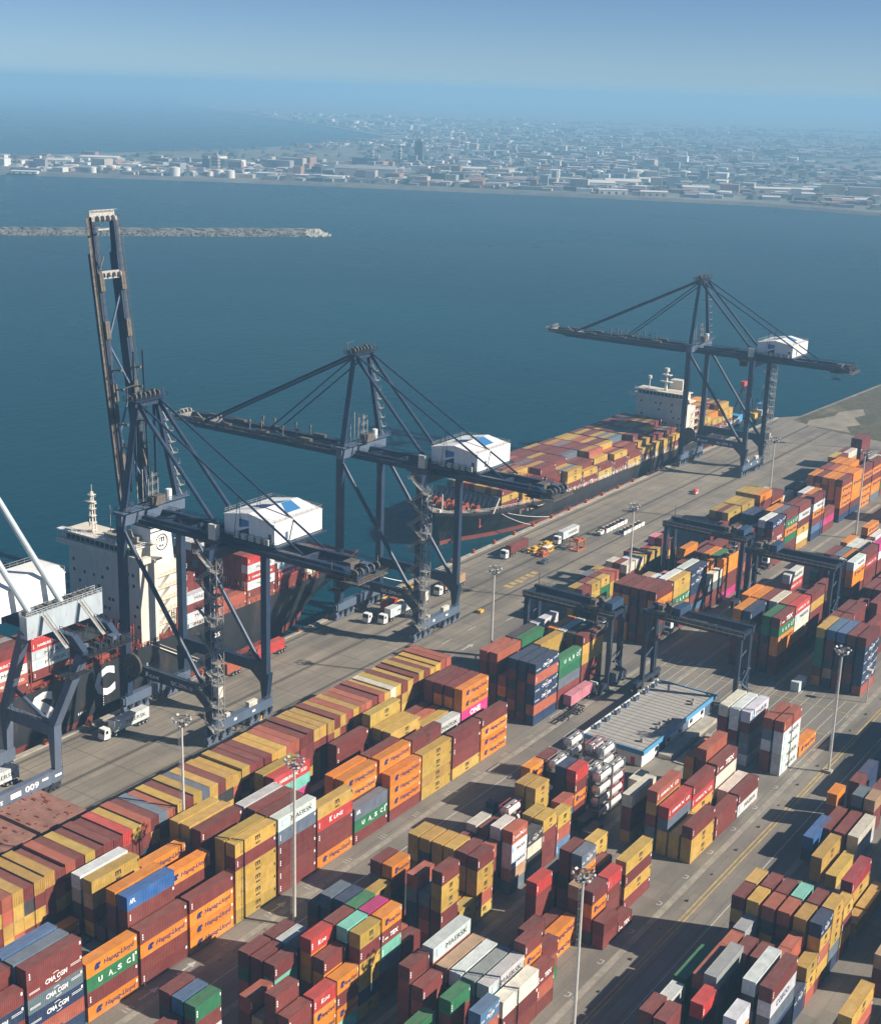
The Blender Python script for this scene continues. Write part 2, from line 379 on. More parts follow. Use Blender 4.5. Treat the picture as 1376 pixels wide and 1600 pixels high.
mb = MB()
for i in range(3000):
    q = rs.uniform(0, 900); a = rs.choice((rs.uniform(4, 16), rs.uniform(-16, -5))); p = A+D*q-Nn*a; z = 3.0-(abs(a)-5)*.5 if a < 0 else 3-(a-4)*.55
    s = rs.uniform(.5, 1.1); c = Vector((p.x, p.y, max(-2.4, z))); w_ = Vector((rs.uniform(-1, 1), rs.uniform(-1, 1), rs.uniform(-1, 1))).normalized(); mb.beam(c-w_*s, c+w_*s, s*1.6, s*1.4, s*1.1, s)
o = mb.build('rubble', M['stone'], brk); o['kind'] = 'stuff'
# far shore
shore = [(900, 2560), (1250, 2250), (1511, 1895), (1688, 1607), (1790, 1400), (1876, 1209), (1950, 1030), (2001, 897), (2040, 790), (2064, 700), (2050, 600), (2035, 508), (2060, 380), (2150, 150), (2400, -200), (2900, -500), (23000, -4000), (23000, 16000), (9000, 9000), (4600, 3600), (3800, 2700), (2700, 2380), (1900, 2330), (1300, 2620)]
mb = MB(); mb.prism(shore, -6, .6); mb.build('far_shore', M['farland'])['kind'] = 'structure'
strip = [(x+(14 if i < 14 else 0), y+4) for i, (x, y) in enumerate(shore[:14])]
mb = MB()
for (a, b_), (c, d) in zip(shore[:14], shore[1:15]):
    n = Vector((d-b_, -(c-a))).normalized()*-1
    mb.quadbox([(a-n.x*14, b_-n.y*14, -5), (c-n.x*14, d-n.y*14, -5), (c+n.x*26, d+n.y*26, -5), (a+n.x*26, b_+n.y*26, -5), (a, b_, 1.6), (c, d, 1.6), (c+n.x*20, d+n.y*20, 1.7), (a+n.x*20, b_+n.y*20, 1.7)])
o = mb.build('far_seawall', flat('seawall_rock', (.13, .125, .11), .9, var=.4, scale=.02)); tag(o, 'low stone seawall along the far shore across the bay', 'seawall')

fg = (1, 1, 1)
FARM = [flat('far_white', (.62, .60, .56), .8, var=.12, scale=.02), flat('far_tan', (.38, .33, .27), .8, var=.2, scale=.02), flat('far_grey', (.26, .26, .26), .8, var=.25, scale=.02), flat('far_brick', (.28, .17, .12), .8, var=.2, scale=.02), flat('far_dark', (.06, .07, .06), .9, var=.3, scale=.01)]
def tank(x, y, r, h, mat=0, label=None, grp='white oil tanks on the far shore'):
    e = empty('oil_tank', (x, y, .6), label, 'tank', grp)
    MB().tube((0, 0, 0), (0, 0, h), r, n=20).build('shell', FARM[mat], e); MB().tube((0, 0, h), (0, 0, h+r*.18), r, r*.1, n=20).build('roof', FARM[mat], e)
    b = MB(); n = 10
    for i in range(n): b.beam((r*1.03*math.cos(.25*i), r*1.03*math.sin(.25*i), h*i/n), (r*1.03*math.cos(.25*i+.25), r*1.03*math.sin(.25*i+.25), h*(i+1)/n), .8, .4)
    b.build('stairway', FARM[2], e); return e
# ground positions read from the photograph: (x, y)
TK = [(1649, 1813, 7, 10), (1678, 1819, 7.5, 11), (1707, 1824, 7.5, 11), (1693, 1770, 7, 10), (1712, 1740, 4.5, 7), (1723, 1734, 4.5, 7), (1735, 1728, 4.5, 7), (1718, 1677, 9.5, 15), (1747, 1662, 5.5, 9), (1775, 1646, 5, 8), (1763, 1613, 8.5, 13), (1768, 1591, 8.5, 13), (1793, 1597, 4, 6), (1800, 1593, 4, 6)]
for i, (x, y, r, h) in enumerate(TK): tank(x, y, r, h, 0, 'white cylindrical oil tank among the tanks on the far left shore')
def shed(x, y, L, Wd, h, rz, mat, label, name='warehouse'):
    e = empty(name, (x, y, .6), label, 'warehouse', rz=rz)
    b = MB(); b.box(-L/2, -Wd/2, 0, L/2, Wd/2, h); b.build('wall', FARM[mat], e)
    r = MB(); k = 0; r.v = [(-L/2-.5, -Wd/2-.5, h), (L/2+.5, -Wd/2-.5, h), (L/2+.5, 0, h+Wd*.1), (-L/2-.5, 0, h+Wd*.1), (-L/2-.5, Wd/2+.5, h), (L/2+.5, Wd/2+.5, h)]
    r.f = [(0, 1, 2, 3), (3, 2, 5, 4), (0, 3, 4), (1, 5, 2)]; r.m = [0]*4; r.build('roof', FARM[0 if mat != 2 else 2], e)
    for i in range(4): MB().box(-L/2+L*(i+.3)/4, -Wd/2-.3, 0, -L/2+L*(i+.6)/4, -Wd/2-.02, h*.6).build('door', FARM[4], e)
ang = R(-56)
for x, y, L_, W_, h, mat, lb in [(1923, 2089, 76, 30, 9, 1, 'long pale shed with a raised roof on the far left shore'), (1615, 1892, 35, 24, 5, 0, 'low white shed left of the far oil tanks'), (1786, 2053, 50, 26, 8, 0, 'white shed behind the far oil tanks'), (1532, 1854, 45, 16, 4, 0, 'flat white shed at the far left waterline'), (1984, 1452, 112, 50, 19, 2, 'large grey hall near the shore at the middle of the bay'), (2153, 1066, 71, 40, 11, 0, 'wide white roofed shed, first of two on the right shore'), (2237, 1053, 65, 40, 11, 0, 'wide white roofed shed, second of two on the right shore'), (2047, 973, 49, 16, 7, 0, 'low white shed nearest the water on the right shore'), (2070, 908, 46, 20, 7, 1, 'tan roofed low shed beside the water on the right shore'), (2251, 914, 48, 26, 8, 0, 'white box shed just inland of the right shore'), (2366, 788, 118, 26, 8, 1, 'very long sandy coloured shed at the far right shore'), (2390, 1478, 53, 30, 7, 0, 'white shed inland near the middle of the bay')]:
    shed(x, y, L_, W_, h, ang, mat, lb)
def tower(x, y, a, b_, h, mat, lb, name='tower_block'):
    e = empty(name, (x, y, .6), lb, 'building', rz=.4)
    MB().box(-a/2, -b_/2, 0, a/2, b_/2, h).build('wall', FARM[mat], e)
    MB().box(-a*.3, -b_*.3, h, a*.3, b_*.3, h+5).build('roof_plant', FARM[2], e)
    n = max(4, int(h/9)); wn = MB()
    for i in range(n): wn.box(-a/2-.15, -b_/2-.15, 4+i*(h-6)/n, a/2+.15, b_/2+.15, 4+i*(h-6)/n+2.4)
    wn.build('window_band', FARM[4], e)
for x, y, a, b_, h, mat, lb in [(2554, 1732, 23, 18, 48, 4, 'tall dark slab tower standing alone on the far skyline'), (2554, 1787, 7, 7, 31, 0, 'slim white tower just left of the tall dark slab'), (2419, 1765, 6, 6, 28, 0, 'thin white tower farther left of the tall slab'), (2252, 1525, 21, 16, 18, 1, 'pale block in front of the tall slab tower'), (1900, 1770, 15, 14, 22, 4, 'dark silo block behind the far left oil tanks'), (1916, 1762, 12, 12, 28, 1, 'tan silo tower behind the far left oil tanks'), (3587, 1267, 14, 10, 26, 0, 'white slab block rising over the far right city'), (2634, 1507, 11, 11, 17, 0, 'small white tower right of the tall slab')]:
    tower(x, y, a, b_, h, mat, lb)
for x, y, r, h in ((2511, 1251, 12, 11), (2548, 1232, 7, 12), (2598, 1205, 18, 11), (2707, 1146, 13, 10)): tank(x, y, r, h, 0, 'white squat storage tank inland of the right shore', 'white tanks inland')
# the city itself: nobody could count it
mb = MB(); rc = random.Random(11)
def inside(x, y):
    c = False; n = len(shore)
    for i in range(n):
        x1, y1 = shore[i]; x2, y2 = shore[(i+1) % n]
        if (y1 > y) != (y2 > y) and x < (x2-x1)*(y-y1)/(y2-y1)+x1: c = not c
    return c
cnt = 0
while cnt < 6500:
    d = 1900+6800*rc.random()**1.25; a = R(rc.uniform(5, 64)); x = CAM.x+d*math.cos(a); y = CAM.y+d*math.sin(a)
    if not inside(x, y) or not inside(x-70, y-20): continue
    cl = math.sin(x*.004+1)+math.sin(y*.005)+math.sin((x+y)*.0023)
    if rc.random() > .45+.3*cl: continue
    s = rc.uniform(6, 20)*(1+d/9000); h = rc.uniform(3, 8) if rc.random() < .9 else rc.uniform(9, 20)
    if d < 2900 and rc.random() < .25: s *= 1.7; h = rc.uniform(4, 7)
    l = s*rc.uniform(.7, 2.4); an = .4+rc.choice((0, 1.57))+rc.uniform(-.1, .1); u = Vector((math.cos(an), math.sin(an))); v = Vector((-u.y, u.x)); c = Vector((x, y))
    P = [c-u*l/2-v*s/2, c+u*l/2-v*s/2, c+u*l/2+v*s/2, c-u*l/2+v*s/2]
    mb.quadbox([(p.x, p.y, .3) for p in P]+[(p.x, p.y, .6+h) for p in P], rc.choice((0, 0, 1, 1, 2, 2, 2, 3, 3, 4))); cnt += 1
mb.build('distant_city', FARM)['kind'] = 'stuff'
mb = MB()
for i in range(3200):
    d = 1900+5200*rc.random()**1.1; a = R(rc.uniform(5, 62)); x = CAM.x+d*math.cos(a); y = CAM.y+d*math.sin(a)
    if not inside(x, y) or not inside(x-60, y-20): continue
    r = rc.uniform(6, 26); n = 7; h = rc.uniform(4, 11); k = len(mb.v)
    for j in range(n): mb.v.append((x+r*rc.uniform(.6, 1.2)*math.cos(6.283*j/n), y+r*rc.uniform(.6, 1.2)*math.sin(6.283*j/n), .4))
    for j in range(n): mb.v.append((x+r*.5*math.cos(6.283*j/n), y+r*.5*math.sin(6.283*j/n), h*rc.uniform(.7, 1.1)))
    for j in range(n): q = (j+1) % n; mb.f.append((k+j, k+q, k+n+q, k+n+j)); mb.m.append(0)
    mb.f.append(tuple(k+n+j for j in range(n))); mb.m.append(0)
mb.build('distant_trees', FARM[4])['kind'] = 'stuff'
# haze: pale air of even density round camera and scene
HAZE = 2.3e-4
m = bpy.data.materials.new('haze_air'); m.use_nodes = True; t = m.node_tree; t.nodes.clear()
pv = t.nodes.new('ShaderNodeVolumePrincipled'); pv.inputs['Color'].default_value = (.32, .60, .86, 1); pv.inputs['Density'].default_value = HAZE; pv.inputs['Anisotropy'].default_value = .0
mo = t.nodes.new('ShaderNodeOutputMaterial'); t.links.new(pv.outputs[0], mo.inputs['Volume'])
hz = MB().box(-24500, -24500, -9.5, 24500, 24500, 192).build('haze', m); hz['kind'] = 'stuff'
try: m.cycles.homogeneous_volume = True
except Exception: pass
# ---------------------------------------------------------------- containers
CW, CH, L40, L20 = 2.438, 2.93, 12.19, 6.06
PAL = {'m': (.165, .038, .034), 'd': (.30, .035, .045), 'r': (.46, .045, .04), 'o': (.66, .22, .018), 'y': (.46, .295, .065), 'w': (.58, .62, .63), 'g': (.31, .33, .34),
       's': (.125, .165, .21), 'n': (.022, .045, .105), 'b': (.075, .16, .29), 'B': (.03, .12, .34), 'G': (.03, .17, .075), 't': (.16, .46, .38), 'p': (.50, .035, .19),
       'P': (.55, .21, .27), 'k': (.045, .048, .055), 'c': (.66, .63, .53), 'e': (.36, .10, .06), 'u': (.40, .27, .165), 'v': (.10, .055, .10)}
CNAME = {'m': 'maroon', 'd': 'dark red', 'r': 'bright red', 'o': 'orange', 'y': 'yellow', 'w': 'pale grey', 'g': 'grey', 's': 'slate blue', 'n': 'navy', 'b': 'steel blue', 'B': 'bright blue', 'G': 'green', 't': 'mint green',
         'p': 'magenta', 'P': 'faded pink', 'k': 'charcoal', 'c': 'cream', 'e': 'rust orange', 'u': 'tan', 'v': 'dark purple', '1': 'white', '2': 'white red-framed', '3': 'white'}
def container_body(L, detail=True):
    b = MB(); hx, hy, h = L/2, CW/2, CH-.012; p = .14
    for sx in (-1, 1):
        for sy in (-1, 1):
            x0, x1 = sorted((sx*hx, sx*(hx-p))); y0, y1 = sorted((sy*hy, sy*(hy-p))); b.box(x0, y0, 0, x1, y1, h)
    for sy in (-1, 1):
        y0, y1 = sorted((sy*hy, sy*(hy-.1)))
        b.box(-hx+p, y0, 0, hx-p, y1, .16); b.box(-hx+p, y0, h-.1, hx-p, y1, h)
    for sx in (-1, 1):
        x0, x1 = sorted((sx*hx, sx*(hx-.12)))
        b.box(x0, -hy+p, 0, x1, hy-p, .16); b.box(x0, -hy+p, h-.12, x1, hy-p, h)
    def corr(fn, a, c, n):
        pts = []
        st = (c-a)/n
        for i in range(n): pts += [(a+st*(i+.0), 0), (a+st*(i+.25), 0), (a+st*(i+.5), 1), (a+st*(i+.75), 1)]
        pts.append((c, 0)); k = len(b.v)
        for t_, d in pts: b.v += fn(t_, d)
        for i in range(len(pts)-1): q = k+2*i; b.f.append((q, q+2, q+3, q+1)); b.m.append(0)
    n = int(L/.42)
    corr(lambda t_, d: [(t_, -hy+.02+.045*d, .16), (t_, -hy+.02+.045*d, h-.1)], -hx+p, hx-p, n)
    corr(lambda t_, d: [(-t_, hy-.02-.045*d, .16), (-t_, hy-.02-.045*d, h-.1)], -hx+p, hx-p, n)
    corr(lambda t_, d: [(t_, -hy+.1, h-.015-.03*d), (t_, hy-.1, h-.015-.03*d)], -hx+.12, hx-.12, n)
    b.f[-1:]; 
    corr(lambda t_, d: [(hx-.02-.045*d, t_, .16), (hx-.02-.045*d, t_, h-.12)], -hy+p, hy-p, 6)
    b.poly([(-hx+.1, hy-p, .16), (-hx+.1, -hy+p, .16), (-hx+.1, -hy+p, h-.12), (-hx+.1, hy-p, h-.12)])
    return b
def door_leaf():
    b = MB(); w = CW/2-.15; h = CH-.012
    b.box(-.03, -w, .17, .045, -.008, h-.13)
    for i in range(4): z = .42+i*.62; b.box(-.036, -w+.06, z, -.031, -.06, z+.34)
    for y in (-w*.72, -w*.3): b.tube((-.07, y, .1), (-.07, y, h-.06), .035, n=5); b.box(-.1, y-.03, 1.0, -.03, y+.3, 1.07)
    return b.mesh('door', [M['paint']])
BODY = {L: container_body(L).mesh('container_shell', [M['paint']]) for L in (L40, L20)}
DOOR = door_leaf()
# printed names and emblems, one mesh for each design and length
INK = [M['logo_navy'], M['print_white'], M['print_black'], M['print_sky']]
_let = {}
def lettering(code, L):
    if (code, L) in _let: return _let[code, L]
    p = Print(); S = L/L40; X = lambda f: -L/2+L*f; sm = 1 if L > 8 else .72
    if code == 'H':
        for dx in (0, .55*sm):
            x = X(.15)+dx; p.poly([(x+.15, .85), (x+.62*sm, .85), (x+.78*sm, 1.25), (x+.45*sm, 1.45), (x+.95*sm, 1.55), (x+1.05*sm, 2.1), (x+.5*sm, 2.1), (x+.1, 1.5)], 0)
        p.text('Hapag-Lloyd', X(.34), 1.02, 1.0*sm, L*.60, 0, .12, .015)
    elif code == 'M':
        p.text('MAERSK', X(.34), .95, 1.05*sm, L*.56, 2, 0, .0); x, z, r = X(.17), 1.45, .62*sm
        p.rect(x-r*1.35, z-r*1.35, x+r*1.35, z+r*1.35, 3)
        st = []
        for i in range(14): a = math.pi*i/7+.22; q = r*(1.05 if i % 2 == 0 else .62); st.append((x+q*math.cos(a), z+q*math.sin(a)))
        k = len(p.v); p.poly(st, 1); p.v[k:] = [(a, -.012, c) for a, _, c in p.v[k:]]
    elif code == 'S':
        w_ = 1.5*sm; x = X(.55)-w_/2
        for i in range(3): p.rect(x+i*w_*.39, 1.35, x+i*w_*.39+.25*sm, 2.15, 2)
        p.rect(x, 2.0, x+w_*.95, 2.28, 2)
        p.text('sc', x+.1, .45, .62*sm, w_*.9, 2, 0, .05)
    elif code == 'C':
        p.text('CMA CGM', X(.32), 1.0, .9*sm, L*.40, 1, .1, .04); p.arc(X(.52), 1.35, 1.0*sm, .12, 65, 120, 8, 1, 1.3); p.arc(X(.52), 1.5, 1.0*sm, .12, 255, 310, 8, 1, 1.3)
        for zz in (1.9, 1.6): p.rect(X(.78), zz, X(.97), zz+.1, 1)
        for zz in (1.1, .85): p.rect(X(.03), zz, X(.22), zz+.1, 1)
    elif code == 'U':
        for ch, f in zip('UASC', (.22, .42, .60, .78)): p.text(ch, X(f), 1.0, 1.0*sm, 1.0*sm, 1, 0, .05)
        p.rect(X(.905), .75, X(.935), 2.3, 1); p.rect(X(.48), .72, X(.57), .82, 1)
    elif code == 'K': p.text('K', X(.33), .95, 1.2*sm, 1.0*sm, 1, .1, .05); p.text('LINE', X(.46), .98, .85*sm, L*.26, 1, .1, .03)
    elif code == 'O': p.text('ONE', X(.32), .7, 1.5*sm, L*.4, 1, 0, .05)
    elif code == 'D':
        p.text('HAMBURG', X(.16), .95, .8*sm, L*.36, 1, 0, .03); p.text('S\u00dcD', X(.74), .95, .8*sm, L*.17, 1, 0, .02)
        x = X(.60); p.poly([(x-.9, 2.1), (x+.1, 1.5), (x+1.1, 2.1), (x+.35, 1.35), (x+1.0, .8), (x, 1.2), (x-.8, .8), (x-.2, 1.4)], 1)
    elif code == 'Z': p.text('COSCO', X(.22), .85, 1.15*sm, L*.5, 0, 0, .02)
    elif code == 'A': p.text('APL', X(.05), 1.3, .9*sm, 1.5, 1, 0, .05)
    elif code == 'T': p.text('TEX', X(.42), .9, 1.25*sm, L*.42, 1, .1, .05); p.rect(X(.16), .9, X(.32), 1.25, 1)
    elif code == 'x': pass
    if code in 'xTKD': 
        for i in range(3): p.rect(X(.045), .8+i*.45, X(.045)+.28, 1.1+i*.45, 1)
    if code in 'xSUCHM':
        p.rect(X(.955), 1.9, X(.985), 2.5, 1 if code != 'S' else 2)
    me = p.mesh(INK); _let[code, L] = me; return me
LWORD = {'H': ' with dark script lettering', 'M': ' with bold black lettering', 'S': ' with black two-line emblem', 'C': ' with white arched lettering', 'U': ' with spaced white letters', 'K': ' with white line lettering', 'O': ' with big white letters', 'D': ' with white flag lettering', 'Z': ' with dark blue lettering', 'A': ' with small white letters', 'T': ' with white triton mark', 'x': '', '': ''}
LWORD['T'] = ' with large white lettering'
# ---- the yard plan:  region, row, x, y, length, tiers from the top down (colour + print), tier scale
STK = []
def st(region, row, x, y, L, tiers, n=None, jit=.12):
    T = tiers.split(); r = random.Random(int(x*10)*31+int(y*10)); top = (n if n else len(T))*2.95
    STK.append((region, row, x+r.uniform(-jit, jit), y+r.uniform(-jit*.6, jit*.6), L, T, top))
def A(k, r, tiers, n=None, x0=None): st('A', r, 12.965*(k-2), 3.08*r, L40, tiers, n)
def AF(x, r, tiers, n=None, L=L40): st('A2', r, x, 3.0*r+.1, L, tiers, n)
def B(j, r, tiers, n=None, L=L20): st('B', r, 16.3+6.482*j, -38.4+2.96*r, L, tiers, n)
def C(x, r, tiers, n=None, L=L20): st('C', r, x, -63.6+2.98*r, L, tiers, n)
def Dk(x, r, tiers, n=None, L=L20, y=None): st('D', r, x, (-102.5+3.12*r) if y is None else y, L, tiers, n)
for k, t_ in enumerate(('mx nC m s m', 'mx mC sC nC e n', 'oH GU mx oH', 'mx oH m mx', 'mx oH oH oH', 'yS mx yS yS yS yS', 'wM sx mx mx mx mx', 'yS rK mx m oH', 'sA GU mx', 'oH oH oH m', 'yS yS yS yS', 'mx mx m yS', 'mx oH oH oH')): A(k-1, 0, t_)
for k, r, t_ in ((-1, 1, 'm m m m m m'), (-1, 2, 'u m m m'), (0, 1, 's b n m m m'), (0, 2, 'b b n m s m'), (0, 4, 'm y m m'), (1, 1, 's m'), (1, 3, 's n'), (1, 4, 's s'), (1, 5, 'oH m m'), (2, 1, 'BA mx m m m m'), (2, 2, 'o v m s m m'), (2, 3, 'v m m'), (2, 4, 'yS u m y m m'), (2, 5, 'w g k m m s'),
                 (3, 1, 'm m m'), (3, 2, 'oH m m m m'), (3, 3, 'm k m'), (3, 4, 'oH oH m m m'), (4, 1, 'y y y m y m'), (4, 2, 'n k m'), (4, 3, 'mx m m m k m'), (4, 4, 'y u y m m y'), (4, 5, 'y y y m m y'), (5, 1, 'm m m m m m'), (5, 2, 'm m k m m m'), (5, 3, 'w s m m k m'), (5, 4, 'm k'), (5, 5, 'k m'),
                 (6, 1, 'm m'), (6, 2, 'k m m'), (6, 3, 'm m m'), (6, 4, 'rD t p m m m'), (6, 5, 'y y m m y m'), (7, 1, 'oH oH mx m m'), (7, 2, 'o o m m m'), (7, 3, 'm k'), (7, 4, 'v m m'), (8, 1, 'oH o m m k'), (8, 2, 'm m m m k'), (8, 3, 'm k m'), (8, 5, 'mx mx m k m'), (9, 1, 'mS m m k m'), (9, 2, 'm k m m'), (9, 3, 'yS y m y m'), (9, 4, 'y m y m m'), (9, 5, 'yS y y m k m'),
                 (10, 1, 'm m m'), (10, 2, 'wM m m m'), (10, 3, 'y m y m'), (10, 4, 'e m m y'), (10, 5, 'm m k m'), (11, 1, 'm m m'), (11, 2, 'oH oH pO m m m'), (11, 3, 'm o m o m k'), (11, 4, 'm o m k m m'), (11, 5, 'm m k m m m')): A(k, r, t_)
# the crosswise row behind it, boxes lying square to the quay
QS = 'e e y y m y m y m y c y e m e e y e y m y y y m m e e y y m m m y y y m y s y m y e s m e y r m m m y m e m y y m y e m y m m e y m y y e m'.split()
for i, cc in enumerate(QS):
    rr = random.Random(i); low = [rr.choice('ymmymymmke') for _ in range(5)]
    top = 6*2.95+rr.choice((0, 0, 0, .3, -.3))
    STK.append(('Q', 0, 133.4-2.5*(i+1), 20.7+rr.uniform(-.15, .15), -L40, [cc+('x' if cc in 'mre' else '')]+low, top))
# block A beyond the head road
for x, r, t_ in ((142.5, 0, 'nC ex nC nC e n'), (142.5, 1, 'n n m m k m'), (142.5, 2, 'n m k m e m'), (142.5, 3, 'e o G m'), (142.5, 4, 'e m k m m G'), (142.5, 5, 'e m m k m m'), (155.5, 0, 'GU G s m m'), (155.5, 1, 'k s m m'), (155.5, 2, 'y y m m k m'), (155.5, 3, 'm m e m k'), (155.5, 4, 'G m m m m k'), (155.5, 5, 'k G m m m m'),
                 (168.4, 0, 'mx y y m m k'), (168.4, 1, 'k m m k m m'), (168.4, 2, 'w s m k m m'), (168.4, 3, 'o m k m m m'), (168.4, 4, 'm m k m m'), (168.4, 5, 'wM k m m m m')): AF(x, r, t_)
for x, r, t_ in ((213.9, 0, 'mx o m m k m'), (213.9, 1, 'm m k m m m'), (213.9, 2, 'm k m m k m'), (213.9, 3, 'm o m k o o'), (213.9, 4, 'm o k m o o'), (226.9, 0, 'yS y GU oH m m'), (226.9, 1, 'wM s n m m m'), (226.9, 2, 'y m m m k'), (226.9, 3, 'w m m k m'), (226.9, 4, 'u m m y m'),
                 (239.9, 0, 'nC nC n m b m'), (239.9, 1, 'w n m k m m'), (239.9, 2, 'k m n'), (239.9, 3, 's m k'), (239.9, 4, 'P k m m'), (252.9, 0, 'c s m m'), (252.9, 1, 'oH o m m k'), (252.9, 2, 'k m m'), (252.9, 3, 'm o m m k'), (252.9, 4, 'v m m'),
                 (265.9, 0, 'o o m m p'), (265.9, 1, 'G G k m m'), (265.9, 2, 'o e m k m'), (265.9, 3, 'm m k m m'), (265.9, 4, 'm m k m'), (265.9, 5, 'o m m k m'), (278.9, 0, 'm m e m m'), (278.9, 1, 'm m m k m'), (278.9, 3, 'm k m m m'), (278.9, 4, 'y k m m'), (278.9, 5, 'm m m k'),
                 (308.5, 0, 'nC mx mT o m m'), (308.5, 1, 'w s m m k m'), (308.5, 2, 'm m k m m'), (308.5, 3, 'm k m m'), (308.5, 5, 'm m k m'), (295.5, 2, 'm m m k m'), (295.5, 4, 'y m m k'), (321.5, 0, 'm GU oH G m m'), (321.5, 1, 'sC n m m m m'), (321.5, 2, 'o m k m m m'), (321.5, 3, 'n n k m m'), (321.5, 4, 'n n k m m'), (321.5, 5, 'n k m m m'),
                 (334.4, 0, 'm wM m yS c y'), (334.4, 1, 'm m k m m m'), (334.4, 3, 'm m k m m'), (334.4, 2, 'm m m k m'), (350.5, 0, 'm wM oH m b n'), (350.5, 2, 'e o m m k'), (350.5, 3, 'e e m k'), (363.5, 0, 'm p m'), (363.5, 2, 'o o e m m'), (363.5, 3, 'w k m m m'), (363.5, 4, 'm m m'),
                 (382, 0, 'm oH oH oH m n'), (382, 1, 'o o o m e m'), (382, 2, 'o e m e m m'), (382, 3, 'm o k m m m'), (382, 4, 'o o m k m m'), (395, 0, 'o oH o o m n'), (395, 1, 'o o o o m m'), (395, 2, 'o o m m m m'), (395, 3, 'e o m m m m'), (395, 4, 'm m o m m m'), (408, 0, 'm oH m oH oH oH'), (408, 2, 'o o o m m m'), (408, 3, 'o o o m m m'), (408, 4, 'o e m o m m'),
                 (421, 0, 'm oH m oH o s'), (421, 1, 's n m m m'), (421, 3, 'k y m m'), (434, 0, 'p P m G m'), (434, 1, 'B G m m'), (434, 2, 'm y m m'), (434, 4, 'y m m'), (447, 0, 'yS y m m'), (447, 1, 'y y m m'), (447, 3, 'y m k'), (460, 0, 'o m m m'), (460, 1, 'b s m'), (460, 2, 'o m m'), (460, 4, 'c c m'), (473, 1, 'm m m'), (473, 2, 'b m m'), (473, 4, 'm m m'), (486, 3, 'm m m m'), (486, 4, 'm m m')): AF(x, r, t_)
q2 = ((216.5, 'm y', 4), (223, 'y m', 4), (229.5, 'y m s', 4), (236, 'e e y', 4), (247.5, 'c m c', 4), (254, 'c w', 4), (260.5, 'y y m', 4), (267, 'y d', 4), (273.5, 'm P', 5), (280, 'm m', 4))
for x, cs, n in q2:
    for i, cc in enumerate(cs.split()): st('Q2', 0, x, 26.6+2.75*i, L20, ' '.join([cc+('S' if cc == 'y' and i == 0 else '')]+[random.Random(int(x)+i).choice('mkymG') for _ in range(n-1)]))
for x, cs, n in ((303, 'm', 4), (310, 'm', 4), (318, 'yS m y', 5), (331, 'yS y y', 5), (349, 'o y y y', 5), (362, 'm m c', 4), (374, 'c', 3), (389, 'm k', 3), (404, 'c', 3), (440, 'm y', 4), (452, 'c m', 4), (470, 'm m', 5)):
    for i, cc in enumerate(cs.split()): st('Q2', 1, x, 21.0+2.6*i, L40 if i % 2 == 0 or x > 315 else L20, ' '.join([cc]+[random.Random(int(x)+i).choice('mkymo') for _ in range(n-1)]))
# block B: twenty-foot boxes in the middle of the picture
for j, r, t_, n in ((-6, 4, 'm m m m m', 0), (-6, 3, 'n m m m', 0), (-6, 2, 'm m m m', 0), (-5, 5, 'm k m m m m', 0), (-5, 4, 'b n k m m m', 0), (-5, 3, 'Gx mx w n m m', 0), (-5, 2, 'mx n m', 0), (-3, 3, 'ex m m m', 0), (-3, 2, 'u k m', 0), (-3, 1, 'mx mx m m m', 0), (-3, 0, 'mx m m m', 0), (-2, 5, 'm G e m m', 0), (-2, 4, 'm m m k m', 0), (-2, 3, 'mx t k m m', 0), (-2, 0, 'rK oH oH m', 0), (-2, 1, 'm m', 0),
                    (-1, 5, 'm m m m m', 0), (-1, 4, 'wx m m k m', 0), (-1, 2, 'rK o o m k m', 0), (-1, 1, 'mx oH o e m', 0), (-1, 0, 'oH mx oH t', 0), (0, 2, 'm m k m m m', 0), (0, 1, 't k m m m k', 0), (0, 0, 'yS mx yS y n yS', 0), (1, 5, 'k m m k m', 0), (1, 4, 's n n k m m', 0), (1, 3, 'n k n m k m', 0), (1, 2, 'G k m m m m', 0), (1, 1, 'p k m m m k', 0), (1, 0, 'oH mT tx s m m', 0), (2, 0, 'm m k', 0), (2, 2, 'G k m', 0), (2, 1, 'e m m', 0), (3, 4, 'yS y m m', 0),
                    (4, 5, 'm s k k k', 0), (4, 4, 'oH m k k m', 0), (4, 2, 'e s n n k', 0), (4, 1, 's m e m', 0), (4, 0, 'mx yS yS mx m m', 0), (5, 0, 'yS yS', 0), (5, 1, 'o y', 0), (6, 5, 'y y m k m', 0), (6, 4, 'y n m m k', 0), (6, 3, 'y y m k m', 0), (6, 2, 'y y m m k', 0), (6, 1, 'm y y m k', 0), (6, 0, 'mx yS yS ex yS', 0), (7, 1, 'e m m k', 0), (7, 2, 'm k m m', 0), (7, 3, 'm m m k', 0), (8, 3, 'c m k m', 4.55), (8, 2, 'm k k m', 4.5), (8, 1, 'c s s k s', 0), (8, 0, 'eD wM wM ux s', 0), (9, 0, 'kC c k s', 3.7), (9, 2, 'd m m', 0),
                    (10, 0, 'yS mx m m', 0), (10, 1, 'y y m k', 0), (10, 3, '2 2 m k', 0), (11, 3, 'y y k y m', 0), (11, 2, 'yS yS yS yS m', 0), (11, 0, 'yS ex bx', 3.4), (12, 1, 'ex b m', 3.2), (13, 5, 'oH m k m', 0), (13, 4, 'k m', 0), (13, 2, 'n k k e m', 0), (13, 1, 'rx mx oH m m', 0), (13, 0, 'k', 0), (14, 5, 'm m k m', 0), (14, 4, '3 k m m', 0), (14, 0, '1 1 1 1', 4.2), (15, 0, '3 2 2 1', 0), (15, 2, '3 1 k', 0), (15, 1, 'k m', 0), (16, 5, '3 1 k m', 0), (16, 3, '2 3 k m', 0), (16, 2, '3 1 1 k', 0)): B(j, r, t_, n)
st('B', 0, 121, -41.3, L20, 'c c'); st('B', 0, 97, -42, L20, 'k')
